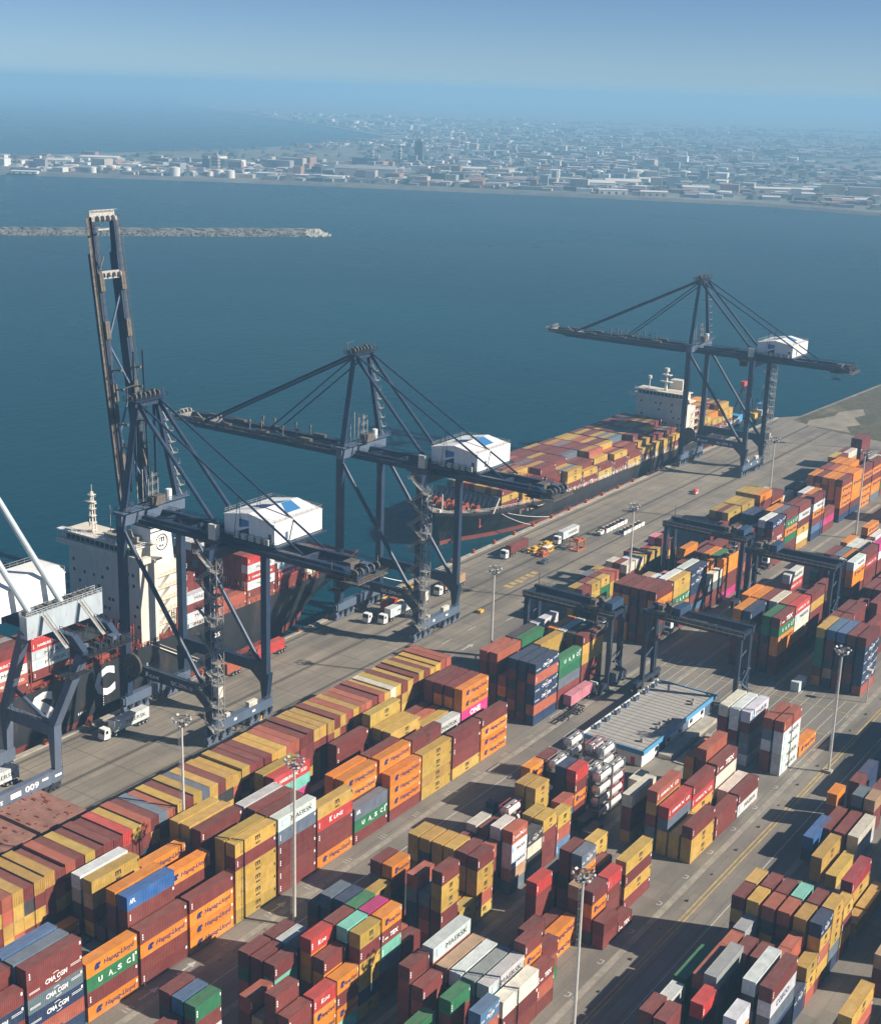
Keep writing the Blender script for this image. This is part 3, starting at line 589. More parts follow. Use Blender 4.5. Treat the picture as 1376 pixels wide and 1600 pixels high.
for x, r, t_ in ((216.3, 0, 'mT GU oH o m m'), (216.3, 1, 'G G k m m k'), (216.3, 2, 'm k m m'), (216.3, 3, 'nx m k m m s'), (216.3, 4, 'o o k m m k'), (229.5, 0, 'rD wM c y m k'), (229.5, 1, 'e m m k m m'), (229.5, 2, 'c m m k m m'), (229.5, 3, 'm m k m m k'), (229.5, 4, 'o m m k m m'), (229.5, 5, 'o m m m m k'), (242.6, 0, 'm y m m m k'), (242.6, 1, 'c m k m m'), (242.6, 2, 'm m m m k'),
                 (255.5, 4, 'wM rD m m k m'), (268.5, 2, 'm k m m'), (281.5, 0, 'wM oH o m k m'), (281.5, 1, 'e m m k m'), (281.5, 2, 'c m m m k'), (281.5, 3, 'm m k m m'), (281.5, 4, 'G m m k'), (294.4, 0, 'm rD m m k m'), (294.4, 1, 'o m m k m'), (294.4, 2, 'o m m m m'), (294.4, 3, 's m m k m'), (294.4, 4, 'm m m m k'), (294.4, 5, 'e m m'), (307.4, 0, 'pO w m m k m'), (307.4, 1, 'c m m m m'), (307.4, 2, 'c m m k m'), (307.4, 3, 'w m m k m'), (307.4, 4, 'G m m m'), (320.4, 0, 'o m m m k'), (320.4, 1, 'c m m k m'), (320.4, 3, 'm m m m'), (320.4, 5, 'oH o m k'), (333.4, 4, 'oH m m k m'), (333.4, 2, 's m k'), (333.4, 3, 'w m m k'), (346, 1, 'm m m k'), (346, 2, 'n m m'), (359, 1, 's m k m'), (359, 2, 'y m m'), (372, 0, 'G m m k'), (372, 1, 'm m m'), (372, 2, 'y k m'), (385, 0, 'm m k m'), (385, 1, 'm m m'), (385, 2, 's k')): st('B2', r, x, -38.4+3.0*r, L40, t_)
# block C: along the yellow-lined road
for x, r, t_, n, L in ((17, 5, 'mx m m m m', 0, L20), (17, 4, 'mx e m m', 0, L20), (17, 2, 'Gx m m m', 0, L20), (17, 0, 'bC ex m m', 0, L20), (10.5, 3, 'G m m', 0, L20), (24.3, 5, 'wM e m m m', 0, L40), (24.3, 4, 'u m m m', 0, L40), (24.3, 3, 'w s m m', 0, L40), (24.3, 2, 'g s m k', 0, L40), (24.3, 1, 'wM m k m', 0, L40), (24.3, 0, 'c mx m', 3.4, L40), (36.5, 1, 'mx oH 1 nC m', 4.7, L20), (36.5, 0, 'mT ex m', 0, L20), (36.5, 4, 'G k', 0, L20), (36.5, 3, 'd o', 0, L20), (36.5, 2, 'n n', 0, L20), (30.5, 4, 'e', 0, L20),
                       (43, 1, 'mx ex G', 0, L20), (43, 2, 'm m m m', 0, L20), (43, 3, 'k m', 0, L20), (49.5, 2, 'oH oH', 0, L40), (49.5, 3, 'm m', 0, L40), (55.6, 4, 'rx m m m e', 4.65, L20), (62.2, 2, 'u m m m', 0, L20), (62.2, 1, 'mx oH d k', 0, L20), (62.2, 0, 'm m', 0, L20), (68.6, 1, 'rx mx m m', 0, L20), (68.6, 0, 'mT', 0, L20), (68.6, 4, 'm m k m m', 0, L20), (68.6, 3, 'sC oH m m m', 0, L20), (68.6, 5, 'k m k', 0, L20), (76, 3, 'm m m', 0, L20), (79.5, 4, 'yS y m y', 0, L20), (76.6, 1, 'yS mx yS mx', 0, L40),
                       (102.8, 0, 'mx yS yS', 0, L40), (102.8, 1, 'y y', 0, L40), (102.8, 2, 'rD s y y', 0, L40), (102.8, 3, 'eD y m s k', 0, L40), (102.8, 5, 'c m m y', 0, L40), (116, 0, 'mx mx', 0, L40), (115.8, 2, 'mx rD yS y', 0, L40), (129, 0, 'mx wM', 0, L40), (129, 1, 'c c', 0, L40), (129, 2, 'mT c c m', 0, L40), (129, 3, 'e m k m m', 0, L40), (129, 4, 'o y m m', 0, L40), (155.4, 0, 'ex wM wM wM wM', 0, L40), (155.4, 1, 'ex s w mx m', 0, L40), (155.4, 3, 'wM m s s w', 0, L40), (155.4, 4, 'w w m s s', 0, L40), (155.4, 5, 'c m m s w', 0, L40), (168.6, 0, 'oH', 0, L40),
                       (216.8, 0, 'm nC nC nC nC e', 0, L40), (216.8, 1, 'm k k m m k', 0, L40), (216.8, 2, 'b n k k m m', 0, L40), (216.8, 3, 'b m m k u k', 0, L40), (216.8, 4, 'y G G G m o', 0, L40), (208.5, 5, 'w', 0, L20), (229.8, 4, 'm m m m m', 0, L40), (229.8, 5, 'm k m m m', 0, L40), (229.8, 3, 'm m k m', 0, L40), (229.8, 2, 'm m k', 0, L40), (242.7, 5, 'm m m m k', 0, L40), (242.7, 4, 'mx m m k m', 0, L40), (242.7, 2, 'm m k m', 0, L40), (255.7, 3, 'm m k m m', 0, L40), (255.7, 5, 'm k m m', 0, L40), (268.5, 5, 'mx m m m k', 0, L40), (268.5, 4, 'm m m k m', 0, L40), (268.5, 3, 'm k m m', 0, L40), (281.5, 5, 'm m m k m', 0, L40), (281.5, 4, 'm m m m', 0, L40)): C(x, r, t_, n, L)
# block D: right of the road
for x, r, t_, n, L in ((73.8, 5, 'mx y m m k', 0, L20), (73.8, 4, 'y y m m k', 0, L20), (73.8, 3, 'e k y m m', 0, L20), (73.8, 2, 'e m k m m', 0, L20), (73.8, 1, 'y u m y m', 0, L20), (73.8, 0, 'nC yS ex y m', 0, L20), (80.3, 5, 'y m k m m', 0, L20), (80.3, 4, 'm m m k m', 0, L20), (80.3, 3, 'm m m m k', 0, L20), (80.3, 2, 't m k m m', 0, L20), (80.3, 1, 'm m k m m', 0, L20), (80.3, 0, 'yS yS yS s n', 0, L20), (86.8, 0, 'yS mx yS m', 0, L20), (67.6, 0, 'yS yS e', 0, L20), (67.6, 1, 'e e m m', 0, L20), (67.6, 4, 'g g m m', 0, L20), (61, 4, 'e e m m', 0, L20), (61, 3, 'm m m m', 0, L20), (61, 2, 'm m m m', 0, L20), (61.5, 1, 'e m m m', 0, L20),
                       (49.4, 1, 'w k s s k', 0, L40), (49.4, 0, 'mx wZ s n n', 0, L40), (49.7, 4, 'e k m m', 0, L40), (42, 3, 'rx k m m', 0, L20), (42, 5, 'w k k', 3.4, L20), (41.5, 1, 'wx oH m m', 0, L20), (34.5, 5, 'm m m m', 0, L20), (34, 4, 'm m m m', 0, L20), (34, 2, 'm m m', 0, L20), (62.3, 0, 'nC n', 0, L20), (102, 1, 'dx yS y', 0, L40), (97, 0, 'y', 0, L20), (104, 0, 'y', 0, L40), (86.5, 0, 'm', 0, L20)): Dk(x, r, t_, n, L)
st('D', 3, 49.2, -92.3, L40, 'g s s s', 4.4); st('D', 5, 50, -86.4, L40, 'G G G', 3.3); st('D', 4, 112.8, -89.4, L40, 'yS yS'); st('D', 5, 120, -84.9, L40, 'B n'); st('D', 3, 112.5, -93, L40, 'y')
for y, t_ in ((-86.3, 'm m'), (-89.6, 'm m'), (-92.8, 'c w')): st('D', 4, 126.4, y, L40, t_)
st('D', 6, 137.4, -83.8, L20, 'o e m'); st('D', 4, 140.2, -88.8, L20, 's n n'); st('D', 3, 139.9, -91.8, L20, 'u m m'); st('D', 4, 146.5, -86, L20, 'm m m'); st('D', 4, 150, -90, L40, 'mx m'); st('D', 5, 155, -84.4, L40, 'n n'); st('D', 3, 152, -94, L40, 'b n'); st('D', 5, 169, -85, L40, 'n m'); st('D', 4, 169, -89, L40, 'm m n')
# block E and what is beyond at the right margin
st('E', 0, 54, -115.2, L40, 'yS ex m m'); st('E', 0, 67, -119.5, L40, 'B n'); st('E', 1, 91, -111.5, L40, 'mx m k m'); st('E', 1, 80, -113.5, L20, 'u m m'); st('E', 0, 104, -113, L40, 'm y m')
rf = random.Random(5)
for x in range(118, 300, 13):
    for r in range(6):
        if rf.random() < .75:
            n = rf.choice((2, 3, 3, 4, 5)); st('E', r, x, -126+3.0*r, L40, ' '.join(rf.choice('mmmmyosGnbkw') for _ in range(n)))
for x in range(182, 330, 13):
    for r in range(6):
        if rf.random() < .6: st('D2', r, x+2, -100.5+3.0*r, L40, ' '.join(rf.choice('mmmmyosnbkwe') for _ in range(rf.choice((2, 3, 4, 4)))))
for x in range(294, 470, 13):
    for r in range(6):
        if rf.random() < .7: st('C2', r, x, -63.6+3.0*r, L40, ' '.join(rf.choice('mmmmmoyskwe') for _ in range(rf.choice((3, 4, 4, 5)))))
for x in range(398, 500, 13):
    for r in range(6):
        if rf.random() < .6: st('B3', r, x, -38.4+3.0*r, L40, ' '.join(rf.choice('mmmooyskwbG') for _ in range(rf.choice((3, 4, 5)))))
# on the ships' decks:  x, first row y, rows, tiers list per row
def ship_bay(reg, bay, x, L, y0, rows, n, z, seed, front, pool='ymymymymo', dy=2.52):
    rr = random.Random(seed)
    for i in range(rows):
        k = n if isinstance(n, int) else n(i)
        T = [rr.choice(pool) for _ in range(k)]
        if i == 0: T = front.split()
        else: T = [c+('x' if c == 'm' and q == 0 else '') for q, c in enumerate(T)]
        STK.append((reg, bay, x, y0+dy*i, L, T, (z, len(T)*2.6, 2.6)))
fr = [('mx yS mx', 11), ('yS yS mx', 13), ('mx yS', 13), ('mx yS', 13), ('yS yS mx mx', 13), ('yS mx rx', 13), ('mx yS yS', 13), ('yS mx mx mx', 13), ('mx yS yS', 13), ('yS mx mx', 13), ('yS yS mx', 13), ('yS mx yS', 13)]
zr = [10.0, 8.6, 7.4, 7.0, 6.6, 6.4, 6.2, 6.0, 6.0, 6, 6, 6]
xr = [282.5, 296.2, 304.4, 318.0, 331.6, 345.2, 358.8, 372.4, 386, 399.6, 413.2, 426.8]
for i, (f_, rows) in enumerate(fr):
    L = L20 if i in (1, ) else L40
    ship_bay('SR', i, xr[i], L, 96.6 if i else 97.6, rows-1, (lambda q, i=i: 3 if i == 0 else (5 if q > 1+(i % 3) else 4)), zr[i]-2.4 if i else 9.4, 40+i, f_, 'ymmymymmeymmms')
ship_bay('SR', 12, 462, L40, 96.6, 12, lambda q: 4 if q < 3 else 5, 3.4, 80, 'yS yS mx mx'); ship_bay('SR', 13, 475.5, L40, 96.6, 12, lambda q: 4 if q < 3 else 5, 3.2, 81, 'yS mx mx'); ship_bay('SR', 14, 489, L40, 97, 11, lambda q: 5, 3.2, 82, 'yS yS mx mx')
pl = 'mmmmrmegsmw'
ship_bay('SL', 0, 58.3, L40, 97.4, 3, lambda q: 4, 15.6, 90, 'rD rD wM wM mx', pl); ship_bay('SL', 1, 44.5, L40, 97.4, 6, 5, 13.4, 91, 'mx rD wM eD mx', pl); ship_bay('SL', 2, 30.8, L40, 97.4, 11, 5, 12.4, 97, 'rD wM mx eD mx', pl); ship_bay('SL', 10, 17, L40, 97.4, 11, 5, 12.4, 89, 'rD wM mx eD mx', pl)
ship_bay('SL', 4, 112.5, L40, 97.4, 4, lambda q: (4, 3, 2, 5)[q], 12.2, 93, 'wM mx wM wM', pl); ship_bay('SL', 5, 126, L40, 97.4, 4, lambda q: 2, 12.2, 94, 'ex ex', pl)
ship_bay('SL', 6, 126, L20, 108, 6, 3, 12.2, 95, 'mx mx mx', pl)
ship_bay('SL', 7, 139, L40, 97.4, 12, lambda q: 6, 12.0, 96, 'rx wM rD wM mx ex', 'mmmmmmrgmws'); ship_bay('SL', 8, 153, L40, 97.8, 11, lambda q: 5, 11.6, 98, 'wM rD mx m', 'mmmmrgkms'); ship_bay('SL', 9, 167, L40, 100.5, 8, lambda q: 2, 11.8, 99, 'c c', 'cwcm')

# every box: region, stack index in its row, tier, corner
BOXES = []
rows = {}
for i, s_ in enumerate(STK): rows.setdefault((s_[0], s_[1]), []).append(i)
ordn = {}
for k_, l_ in rows.items():
    for q, i in enumerate(sorted(l_, key=lambda i: (STK[i][2], STK[i][3]))): ordn[i] = q
for i, (reg, row, x, y, L, T, top) in enumerate(STK):
    z0 = 0
    if isinstance(top, tuple): z0, top, _ = top
    h = top/len(T)
    for k, code in enumerate(T):
        z = z0+top-(k+1)*h; lx, ly = (L, CW) if L > 0 else (CW, -L)
        BOXES.append(dict(st=i, reg=reg, row=row, k=k, n=len(T), x=x, y=y, z=z, h=h, L=abs(L), rot=L < 0, c=(x+lx/2, y+ly/2, z), d=(lx, ly, h), col=code[0], pr=code[1:2]))
# which boxes show largest from the camera: cast a grid of rays through plain boxes
V, F = [], []
for bx in BOXES:
    x, y, z = bx['x'], bx['y'], bx['z']; lx, ly, h = bx['d']; b0 = len(V)
    V += [(x, y, z), (x+lx, y, z), (x+lx, y+ly, z), (x, y+ly, z), (x, y, z+h), (x+lx, y, z+h), (x+lx, y+ly, z+h), (x, y+ly, z+h)]
    F += [tuple(b0+i for i in q) for q in ((0, 3, 2, 1), (4, 5, 6, 7), (0, 1, 5, 4), (1, 2, 6, 5), (2, 3, 7, 6), (3, 0, 4, 7))]
bv = BVHTree.FromPolygons(V, F)
for bx in BOXES: bx['see'] = 0
FL = 2210.57
for py in range(560, 1600, 4):
    for px in range(0, 1376, 4):
        d = (rt*((px+2-688)/FL)+dn*((py+2-800)/FL)+fw).normalized()
        hit = bv.ray_cast(CAM, d, 1500)
        if hit[2] is not None: BOXES[hit[2]//6]['see'] += 1
rank = sorted(range(len(BOXES)), key=lambda i: -BOXES[i]['see'])
TANKS = [i for i in range(len(BOXES)) if BOXES[i]['col'] in '123']
INDIV = set(rank[:300-len(TANKS)])|set(TANKS)
WORDN = 'first second third fourth fifth sixth seventh eighth ninth tenth eleventh twelfth'.split()
def nth(i): return WORDN[i] if i < 12 else '%dth' % (i+1) if (i+1) % 10 not in (1, 2, 3) or i < 20 else '%d%s' % (i+1, {1: 'st', 2: 'nd', 3: 'rd'}[(i+1) % 10])
RNAME = {'A': 'crane-side block', 'A2': 'block past the head road', 'Q': 'crosswise row by cranes', 'Q2': 'low quayside row', 'B': 'warehouse block', 'B2': 'block past the warehouse', 'C': 'block lining the road', 'D': 'block across the road', 'E': 'block at the margin', 'D2': 'far block across the road', 'C2': 'far roadside block', 'B3': 'farthest middle block', 'SR': 'far ship', 'SL': 'near ship'}
ROWN = ['front row', 'second row', 'third row', 'fourth row', 'fifth row', 'back row', 'lane']
GRP = {'SR': "containers on the far ship's deck", 'SL': "containers on the near ship's deck"}
seenst = {}
for i in INDIV: seenst.setdefault((BOXES[i]['reg'], BOXES[i]['row']), set()).add(BOXES[i]['st'])
for k_ in seenst: seenst[k_] = {s_: q for q, s_ in enumerate(sorted(seenst[k_], key=lambda s_: (STK[s_][2], STK[s_][3])))}
LW = {'H': 'script-lettered', 'M': 'black-lettered', 'S': 'emblem-marked', 'C': 'white-lettered', 'U': 'spaced-lettered', 'K': 'white-lettered', 'O': 'white-lettered', 'D': 'flag-lettered', 'Z': 'blue-lettered', 'A': 'white-lettered', 'T': 'white-lettered'}
def box_label(bx):
    t_ = 'topmost' if bx['k'] == 0 else 'bottom' if bx['k'] == bx['n']-1 else WORDN[bx['k']]+' down'
    q = seenst[bx['reg'], bx['row']][bx['st']]; what = CNAME[bx['col']].replace('white red-framed', 'red-framed')+' '+(LW[bx['pr']]+' ' if bx['pr'] in LW else '')+('tank' if bx['col'] in '123' else 'box')
    pos = '%s stack from left' % nth(q)
    if bx['reg'] in ('Q',): return '%s, %s, %s, %s' % (what, t_, pos, RNAME['Q'])
    if bx['reg'] in ('SR', 'SL'): return "%s, %s, %s, %s's %s bay" % (what, t_, pos, RNAME[bx['reg']], nth(bx['row']))
    return '%s, %s, %s, %s of %s' % (what, t_, pos, ROWN[bx['row']], RNAME[bx['reg']])
def jcol(c, seed):
    r = random.Random(seed); v = r.uniform(.82, 1.16); return tuple(min(1, max(0, a*v*r.uniform(.94, 1.06))) for a in PAL[c])
def tank_parts():
    f = MB(); hx, hy, h = L20/2, CW/2, CH-.02
    for sx in (-1, 1):
        for sy in (-1, 1): f.beam((sx*(hx-.07), sy*(hy-.07), 0), (sx*(hx-.07), sy*(hy-.07), h), .16, .16)
        f.box(sx*(hx-.07)-.07, -hy+.15, 0, sx*(hx-.07)+.07, hy-.15, .15); f.box(sx*(hx-.07)-.07, -hy+.15, h-.14, sx*(hx-.07)+.07, hy-.15, h)
        f.beam((sx*(hx-.07), -hy+.2, .2), (sx*(hx-.07), 0, 1.3), .1, .08); f.beam((sx*(hx-.07), hy-.2, .2), (sx*(hx-.07), 0, 1.3), .1, .08)
    for sy in (-1, 1):
        y0, y1 = sorted((sy*hy, sy*(hy-.12))); f.box(-hx+.15, y0, 0, hx-.15, y1, .14); f.box(-hx+.15, y0, h-.12, hx-.15, y1, h)
    v = MB(); v.tube((-hx+.45, 0, h*.5), (hx-.45, 0, h*.5), 1.16, n=20); v.tube((-hx+.2, 0, h*.5), (-hx+.45, 0, h*.5), .55, 1.16, n=20); v.tube((hx-.45, 0, h*.5), (hx-.2, 0, h*.5), 1.16, .55, n=20)
    wk = MB(); wk.box(-hx+.3, -.35, h-.16, hx-.3, .35, h-.1); wk.box(-.6, -1.0, h-.14, .6, -.4, h-.06)
    return f.mesh('frame', [M['paint']]), v.mesh('vessel', [M['silver']]), wk.mesh('walkway', [M['steel']])
TF, TV, TW = tank_parts()
def make_box(bx, i):
    L = bx['L']; S = bx['h']/CH*.998
    if bx['col'] in '123':
        o = link('tank_container', TF); o.color = {'1': (.07, .08, .09, 1), '2': (.42, .04, .06, 1), '3': (.30, .31, .32, 1)}[bx['col']]
        a = link('vessel', TV, o); a.color = o.color; link('walkway', TW, o)
        cat, grp = 'tank container', 'tank containers by the warehouse'
    else:
        o = link('shipping_container', BODY[L]); c = jcol(bx['col'], i)+(1,); o.color = c
        for s_ in (1, -1):
            d = link('door', DOOR, o, (-L/2+.05, 0, 0)); d.scale = (1, s_, 1); d.color = c
        if bx['pr']:
            t_ = link('lettering', lettering(bx['pr'], L), o, (0, -CW/2-.008, 0))
        cat, grp = 'container', GRP.get(bx['reg'], 'stacked shipping containers in the yard')
    o.location = bx['c']; o.scale = (1, 1, S)
    if bx['rot']: o.rotation_euler.z = math.pi/2
    tag(o, box_label(bx), cat, grp); return o
far = MB(); fcol = []
INK0 = 1
for i, bx in enumerate(BOXES):
    if i in INDIV: make_box(bx, i); continue
    x, y, z = bx['x'], bx['y'], bx['z']; lx, ly, h = bx['d']; h -= .02
    col = (.5, .5, .5) if bx['col'] in '123' else jcol(bx['col'], i)
    n0 = len(far.f)
    def panel(P, o_):   # framed, recessed side panel
        P = [Vector(p) for p in P]; c = sum(P, Vector())/4; q = [p+(c-p).normalized()*.22 for p in P]; r_ = [v-Vector(o_)*.05 for v in q]
        b0 = len(far.v); far.v += [tuple(v) for v in P+q+r_]
        for a in range(4):
            e = (a+1) % 4; far.f.append((b0+a, b0+e, b0+4+e, b0+4+a)); far.m.append(0); far.f.append((b0+4+a, b0+4+e, b0+8+e, b0+8+a)); far.m.append(0)
        far.f.append((b0+8, b0+9, b0+10, b0+11)); far.m.append(0)
    X, Y, Z = x+lx, y+ly, z+h
    panel([(x, y, z), (X, y, z), (X, y, Z), (x, y, Z)], (0, -1, 0)); panel([(x, Y, z), (x, y, z), (x, y, Z), (x, Y, Z)], (-1, 0, 0)); panel([(x, y, Z), (X, y, Z), (X, Y, Z), (x, Y, Z)], (0, 0, 1))
    far.poly([(X, Y, z), (x, Y, z), (x, Y, Z), (X, Y, Z)]); far.poly([(X, y, z), (X, Y, z), (X, Y, Z), (X, y, Z)]); far.poly([(x, Y, z), (X, Y, z), (X, y, z), (x, y, z)])
    fcol += [col]*(len(far.f)-n0)
    if bx['pr'] and bx['see'] > 0 and not bx['rot']:
        me = lettering(bx['pr'], bx['L']); b0 = len(far.v); far.v += [(v.co.x+x+lx/2, y-.01+v.co.y, v.co.z*h/CH+z) for v in me.vertices]
        for p in me.polygons: far.f.append(tuple(b0+q for q in p.vertices)); far.m.append(1+p.material_index); fcol.append(col)
fm = far.mesh('shipping_containers', [M['paint_far']]+INK)
ca = fm.color_attributes.new('Col', 'FLOAT_COLOR', 'CORNER')
buf = []
for p, c in zip(fm.polygons, fcol): buf += [c[0], c[1], c[2], 1]*p.loop_total
ca.data.foreach_set('color', buf)
fo = link('shipping_containers', fm); fo['kind'] = 'stuff'; fo['label'] = 'many farther stacked shipping containers'
# ---------------------------------------------------------------- ship-to-shore cranes
def roty(o, a): o.rotation_euler.x = a
def crane_text(parent, name, loc, fn, mats, rz=-math.pi/2):
    p = Print(); fn(p); o = link(name, p.mesh(mats), parent, loc); o.rotation_euler.z = rz; return o
def make_crane(loc, number, label, boom_angle=0, stairs='near'):
    e = empty('gantry_crane', loc, label, 'crane', 'blue ship-to-shore gantry cranes on the quay')
    BL, PA, ST = M['crane'], M['crane_pale'], M['steel']
    for y in (0, 30):
        b = MB(); b.box(-12, y-.9, 3.0, 12, y+.9, 5.6); b.box(-12.6, y-.6, 3.4, -12, y+.6, 5.2); b.box(12, y-.6, 3.4, 12.6, y+.6, 5.2)
        b.rail([(-12, y-.9, 5.6), (12, y-.9, 5.6)], 1.0, .06, 2.5); sb = b.build('sill_beam', PA, e)
        for sx in (-1, 1):
            for k in range(2):
                x0 = sx*(3.2+k*5.2); x1 = x0+sx*4.4; b = MB(); a, c = sorted((x0, x1))
                b.box(a+.3, y-.55, 1.9, c-.3, y+.55, 2.7); b.beam(((a+c)/2, y, 1.9), ((a+c)/2, y, 3.2), 1.2, 1.2)
                for q in (.18, .42, .66, .9):
                    xx = a+(c-a)*q; b.tube((xx, y-.45, .62), (xx, y+.45, .62), .55, n=10)
                for q in (.1, .55): b.box(a+(c-a)*q, y-.7, .9, a+(c-a)*(q+.36), y+.7, 1.8)
                b.build('bogie', M['crane9'], sb)
        b = MB()
        for q in range(9): xx = -11+q*2.7; b.box(xx, y-1.25, 2.2, xx+.9, y-.95, 3.1); b.beam((xx, y-1, 1.2), (xx+1.4, y-1, 2.9), .2, .3)
        b.build('rail_clamp', M['dark'], sb)
    for sx in (-1, 1):
        x = sx*10.5
        b = MB(); b.beam((x, 30, 5.6), (x, 30, 13), 1.9, 2.0, 1.9, 3.2, up=(0, 1, 0)); b.beam((x, 30, 12.9), (x, 30, 54), 1.7, 2.0, up=(0, 1, 0))
        for z in range(18, 54, 6): b.box(x-.92, 30-1.06, z, x+.92, 31.06, z+.16)
        b.build('leg', BL, e)
        b = MB(); b.beam((x, 0, 5.6), (x, 0, 13), 1.7, 1.5, 1.7, 3.4, up=(0, 1, 0)); b.beam((x, 0, 12.9), (x, 0, 51), 1.6, 1.9, up=(0, 1, 0))
        for z in range(18, 50, 6): b.box(x-.87, -1.02, z, x+.87, 1.02, z+.16)
        b.build('leg', BL, e)
        b = MB(); b.box(x-.65, 1.2, 12.6, x+.65, 28.6, 15.6); b.quadbox([(x-.6, .6, 9.5), (x+.6, .6, 9.5), (x+.6, 1.0, 9.5), (x-.6, 1.0, 9.5), (x-.6, .6, 12.7), (x+.6, .6, 12.7), (x+.6, 5, 12.7), (x-.6, 5, 12.7)])
        b.quadbox([(x-.6, 28.8, 9.5), (x+.6, 28.8, 9.5), (x+.6, 29.4, 9.5), (x-.6, 29.4, 9.5), (x-.6, 24.5, 12.7), (x+.6, 24.5, 12.7), (x+.6, 29.4, 12.7), (x-.6, 29.4, 12.7)])
        b.rail([(x-sx*.7, 2, 15.6), (x-sx*.7, 28, 15.6)], 1.1, .06, 2.4); b.rail([(x+sx*.7, 2, 15.6), (x+sx*.7, 28, 15.6)], 1.1, .06, 2.4)
        b.build('portal_beam', BL, e)
        MB().tube((x, 29, 51), (x, 2.2, 15.4), .62, n=12).build('diagonal_brace', BL, e)
    # cable reel on the near side
    b = MB(); b.tube((-11.7, 26.2, 15.6), (-12.0, 26.2, 15.6), 3.3, n=28); b.tube((-12.25, 26.2, 15.6), (-11.4, 26.2, 15.6), .8, n=12)
    for i in range(20):
        a = i*math.pi/10; b.beam((-12.1, 26.2+.8*math.cos(a), 15.6+.8*math.sin(a)), (-12.1, 26.2+3.2*math.cos(a), 15.6+3.2*math.sin(a)), .10, .10)
    for r_ in (2.2, 3.2):
        for i in range(28):
            a = i*math.pi/14; c = (i+1)*math.pi/14; b.beam((-12.15, 26.2+r_*math.cos(a), 15.6+r_*math.sin(a)), (-12.15, 26.2+r_*math.cos(c), 15.6+r_*math.sin(c)), .14, .14)
    b.build('cable_reel', M['dirty'], e)
    # cross girders with walkways
    b = MB(); b.box(-11.4, 28.9, 52.6, 11.4, 31.1, 56.2); b.box(-12, 31.1, 55.6, 12, 32.3, 55.8); b.box(-12, 27.6, 56.2, 12, 31.2, 56.35)
    b.rail([(-12, 27.6, 56.35), (12, 27.6, 56.35)], 1.1, .07, 2); b.rail([(-12, 32.3, 55.8), (12, 32.3, 55.8)], 1.1, .07, 2); b.build('cross_girder', PA, e)
    b = MB(); b.box(-11.2, -1, 49.6, 11.2, 1, 52.4); b.rail([(-11.2, -1.2, 52.4), (11.2, -1.2, 52.4)], 1.1, .07, 2); b.build('cross_girder', BL, e)
    # twin main girders, back reach
    for sx in (-1, 1):
        x = sx*3.6; b = MB(); b.box(x-.7, -36, 51.5, x+.7, 35, 54.0); b.quadbox([(x-.7, -41, 51.0), (x+.7, -41, 51.0), (x+.7, -36, 51.5), (x-.7, -36, 51.5), (x-.7, -41, 52.2), (x+.7, -41, 52.2), (x+.7, -36, 54), (x-.7, -36, 54)])
        b.box(x+sx*.7, -40, 53.2, x+sx*1.9, 35, 53.3); b.rail([(x+sx*1.9, -40, 53.3), (x+sx*1.9, 35, 53.3)], 1.1, .07, 2.2); b.rail([(x, -40, 54), (x, 35, 54)], 1.0, .06, 3)
        b.build('main_girder', BL, e)
    b = MB()
    for y in (-40.5, -36, -24, -12, 6, 14, 24): b.box(-3, y-.35, 52.2, 3, y+.35, 53.6)
    for y0, y1 in ((6, 14), (14, 24), (-24, -36)): b.beam((-3, y0, 53), (3, y1, 53), .3, .3)
    b.beam((-3.4, 24, 54.2), (3.4, 12, 54.6), .45, .45); b.build('girder_tie', BL, e)
    # back-end platform with sheaves and winch
    b = MB(); b.box(-6, -42.5, 51.2, 6, -33, 51.4); b.rail([(-6, -42.5, 51.4), (6, -42.5, 51.4), (6, -33, 51.4)], 1.1, .08, 1.6); b.rail([(-6, -33, 51.4), (-6, -42.5, 51.4)], 1.1, .08, 1.6)
    for i in range(5):
        x = -4.2+i*2.1; b.tube((x-.2, -40.3, 53.2), (x+.2, -40.3, 53.2), 1.0, n=12); b.box(x-.4, -39, 51.4, x+.4, -37.6, 53.0+.3*(i % 2))
    b.box(-1, -36.5, 51.4, 2.6, -34, 54.2); b.beam((-5, -34, 51.4), (-5, -34, 55), .2, .2); b.beam((5, -40, 51.4), (5, -40, 55.4), .2, .2); b.beam((-6, -36, 48.6), (-6, -36, 51.2), .2, .2); b.box(-7, -38, 48.6, -4.6, -34.6, 48.8); b.rail([(-7, -38, 48.8), (-7, -34.6, 48.8)], 1.1, .07, 1)
    b.build('winch_platform', M['dirty'], e); MB().box(1.2, -39.6, 51.6, 3.0, -37.4, 54.0).build('winch_motor', M['crane_pale'], e)
    # machinery house
    hx0, hx1, hy0, hy1, hz0, hz1 = -3.2, 15, -15, 1.3, 55.8, 59.8
    fl = MB(); fl.box(hx0-.9, hy0-1.2, 54.0, hx1+.6, hy1+.6, 54.5); fl.rail([(hx0-.9, hy0-1.2, 54.5), (hx0-.9, hy1+.6, 54.5)], 1.1, .07, 1.6)
    for x in (-2, 3, 8, 14):
        for y in (-14, -7, 0): fl.box(x-.3, y-.3, 54.5, x+.3, y+.3, 56.2)
    fl.build('house_floor', BL, e)
    h = MB(); h.box(hx0, hy0, hz0-1.2, hx1, hy1, hz1)
    h = h.build('machinery_house', M['white'], e); xm = (hx0+hx1)/2
    r_ = MB(); r_.v = [(hx0-.2, hy0-.2, hz1), (xm, hy0-.2, hz1+1.5), (hx1+.2, hy0-.2, hz1), (hx0-.2, hy1+.2, hz1), (xm, hy1+.2, hz1+1.5), (hx1+.2, hy1+.2, hz1)]
    ym = (hy0+hy1)/2
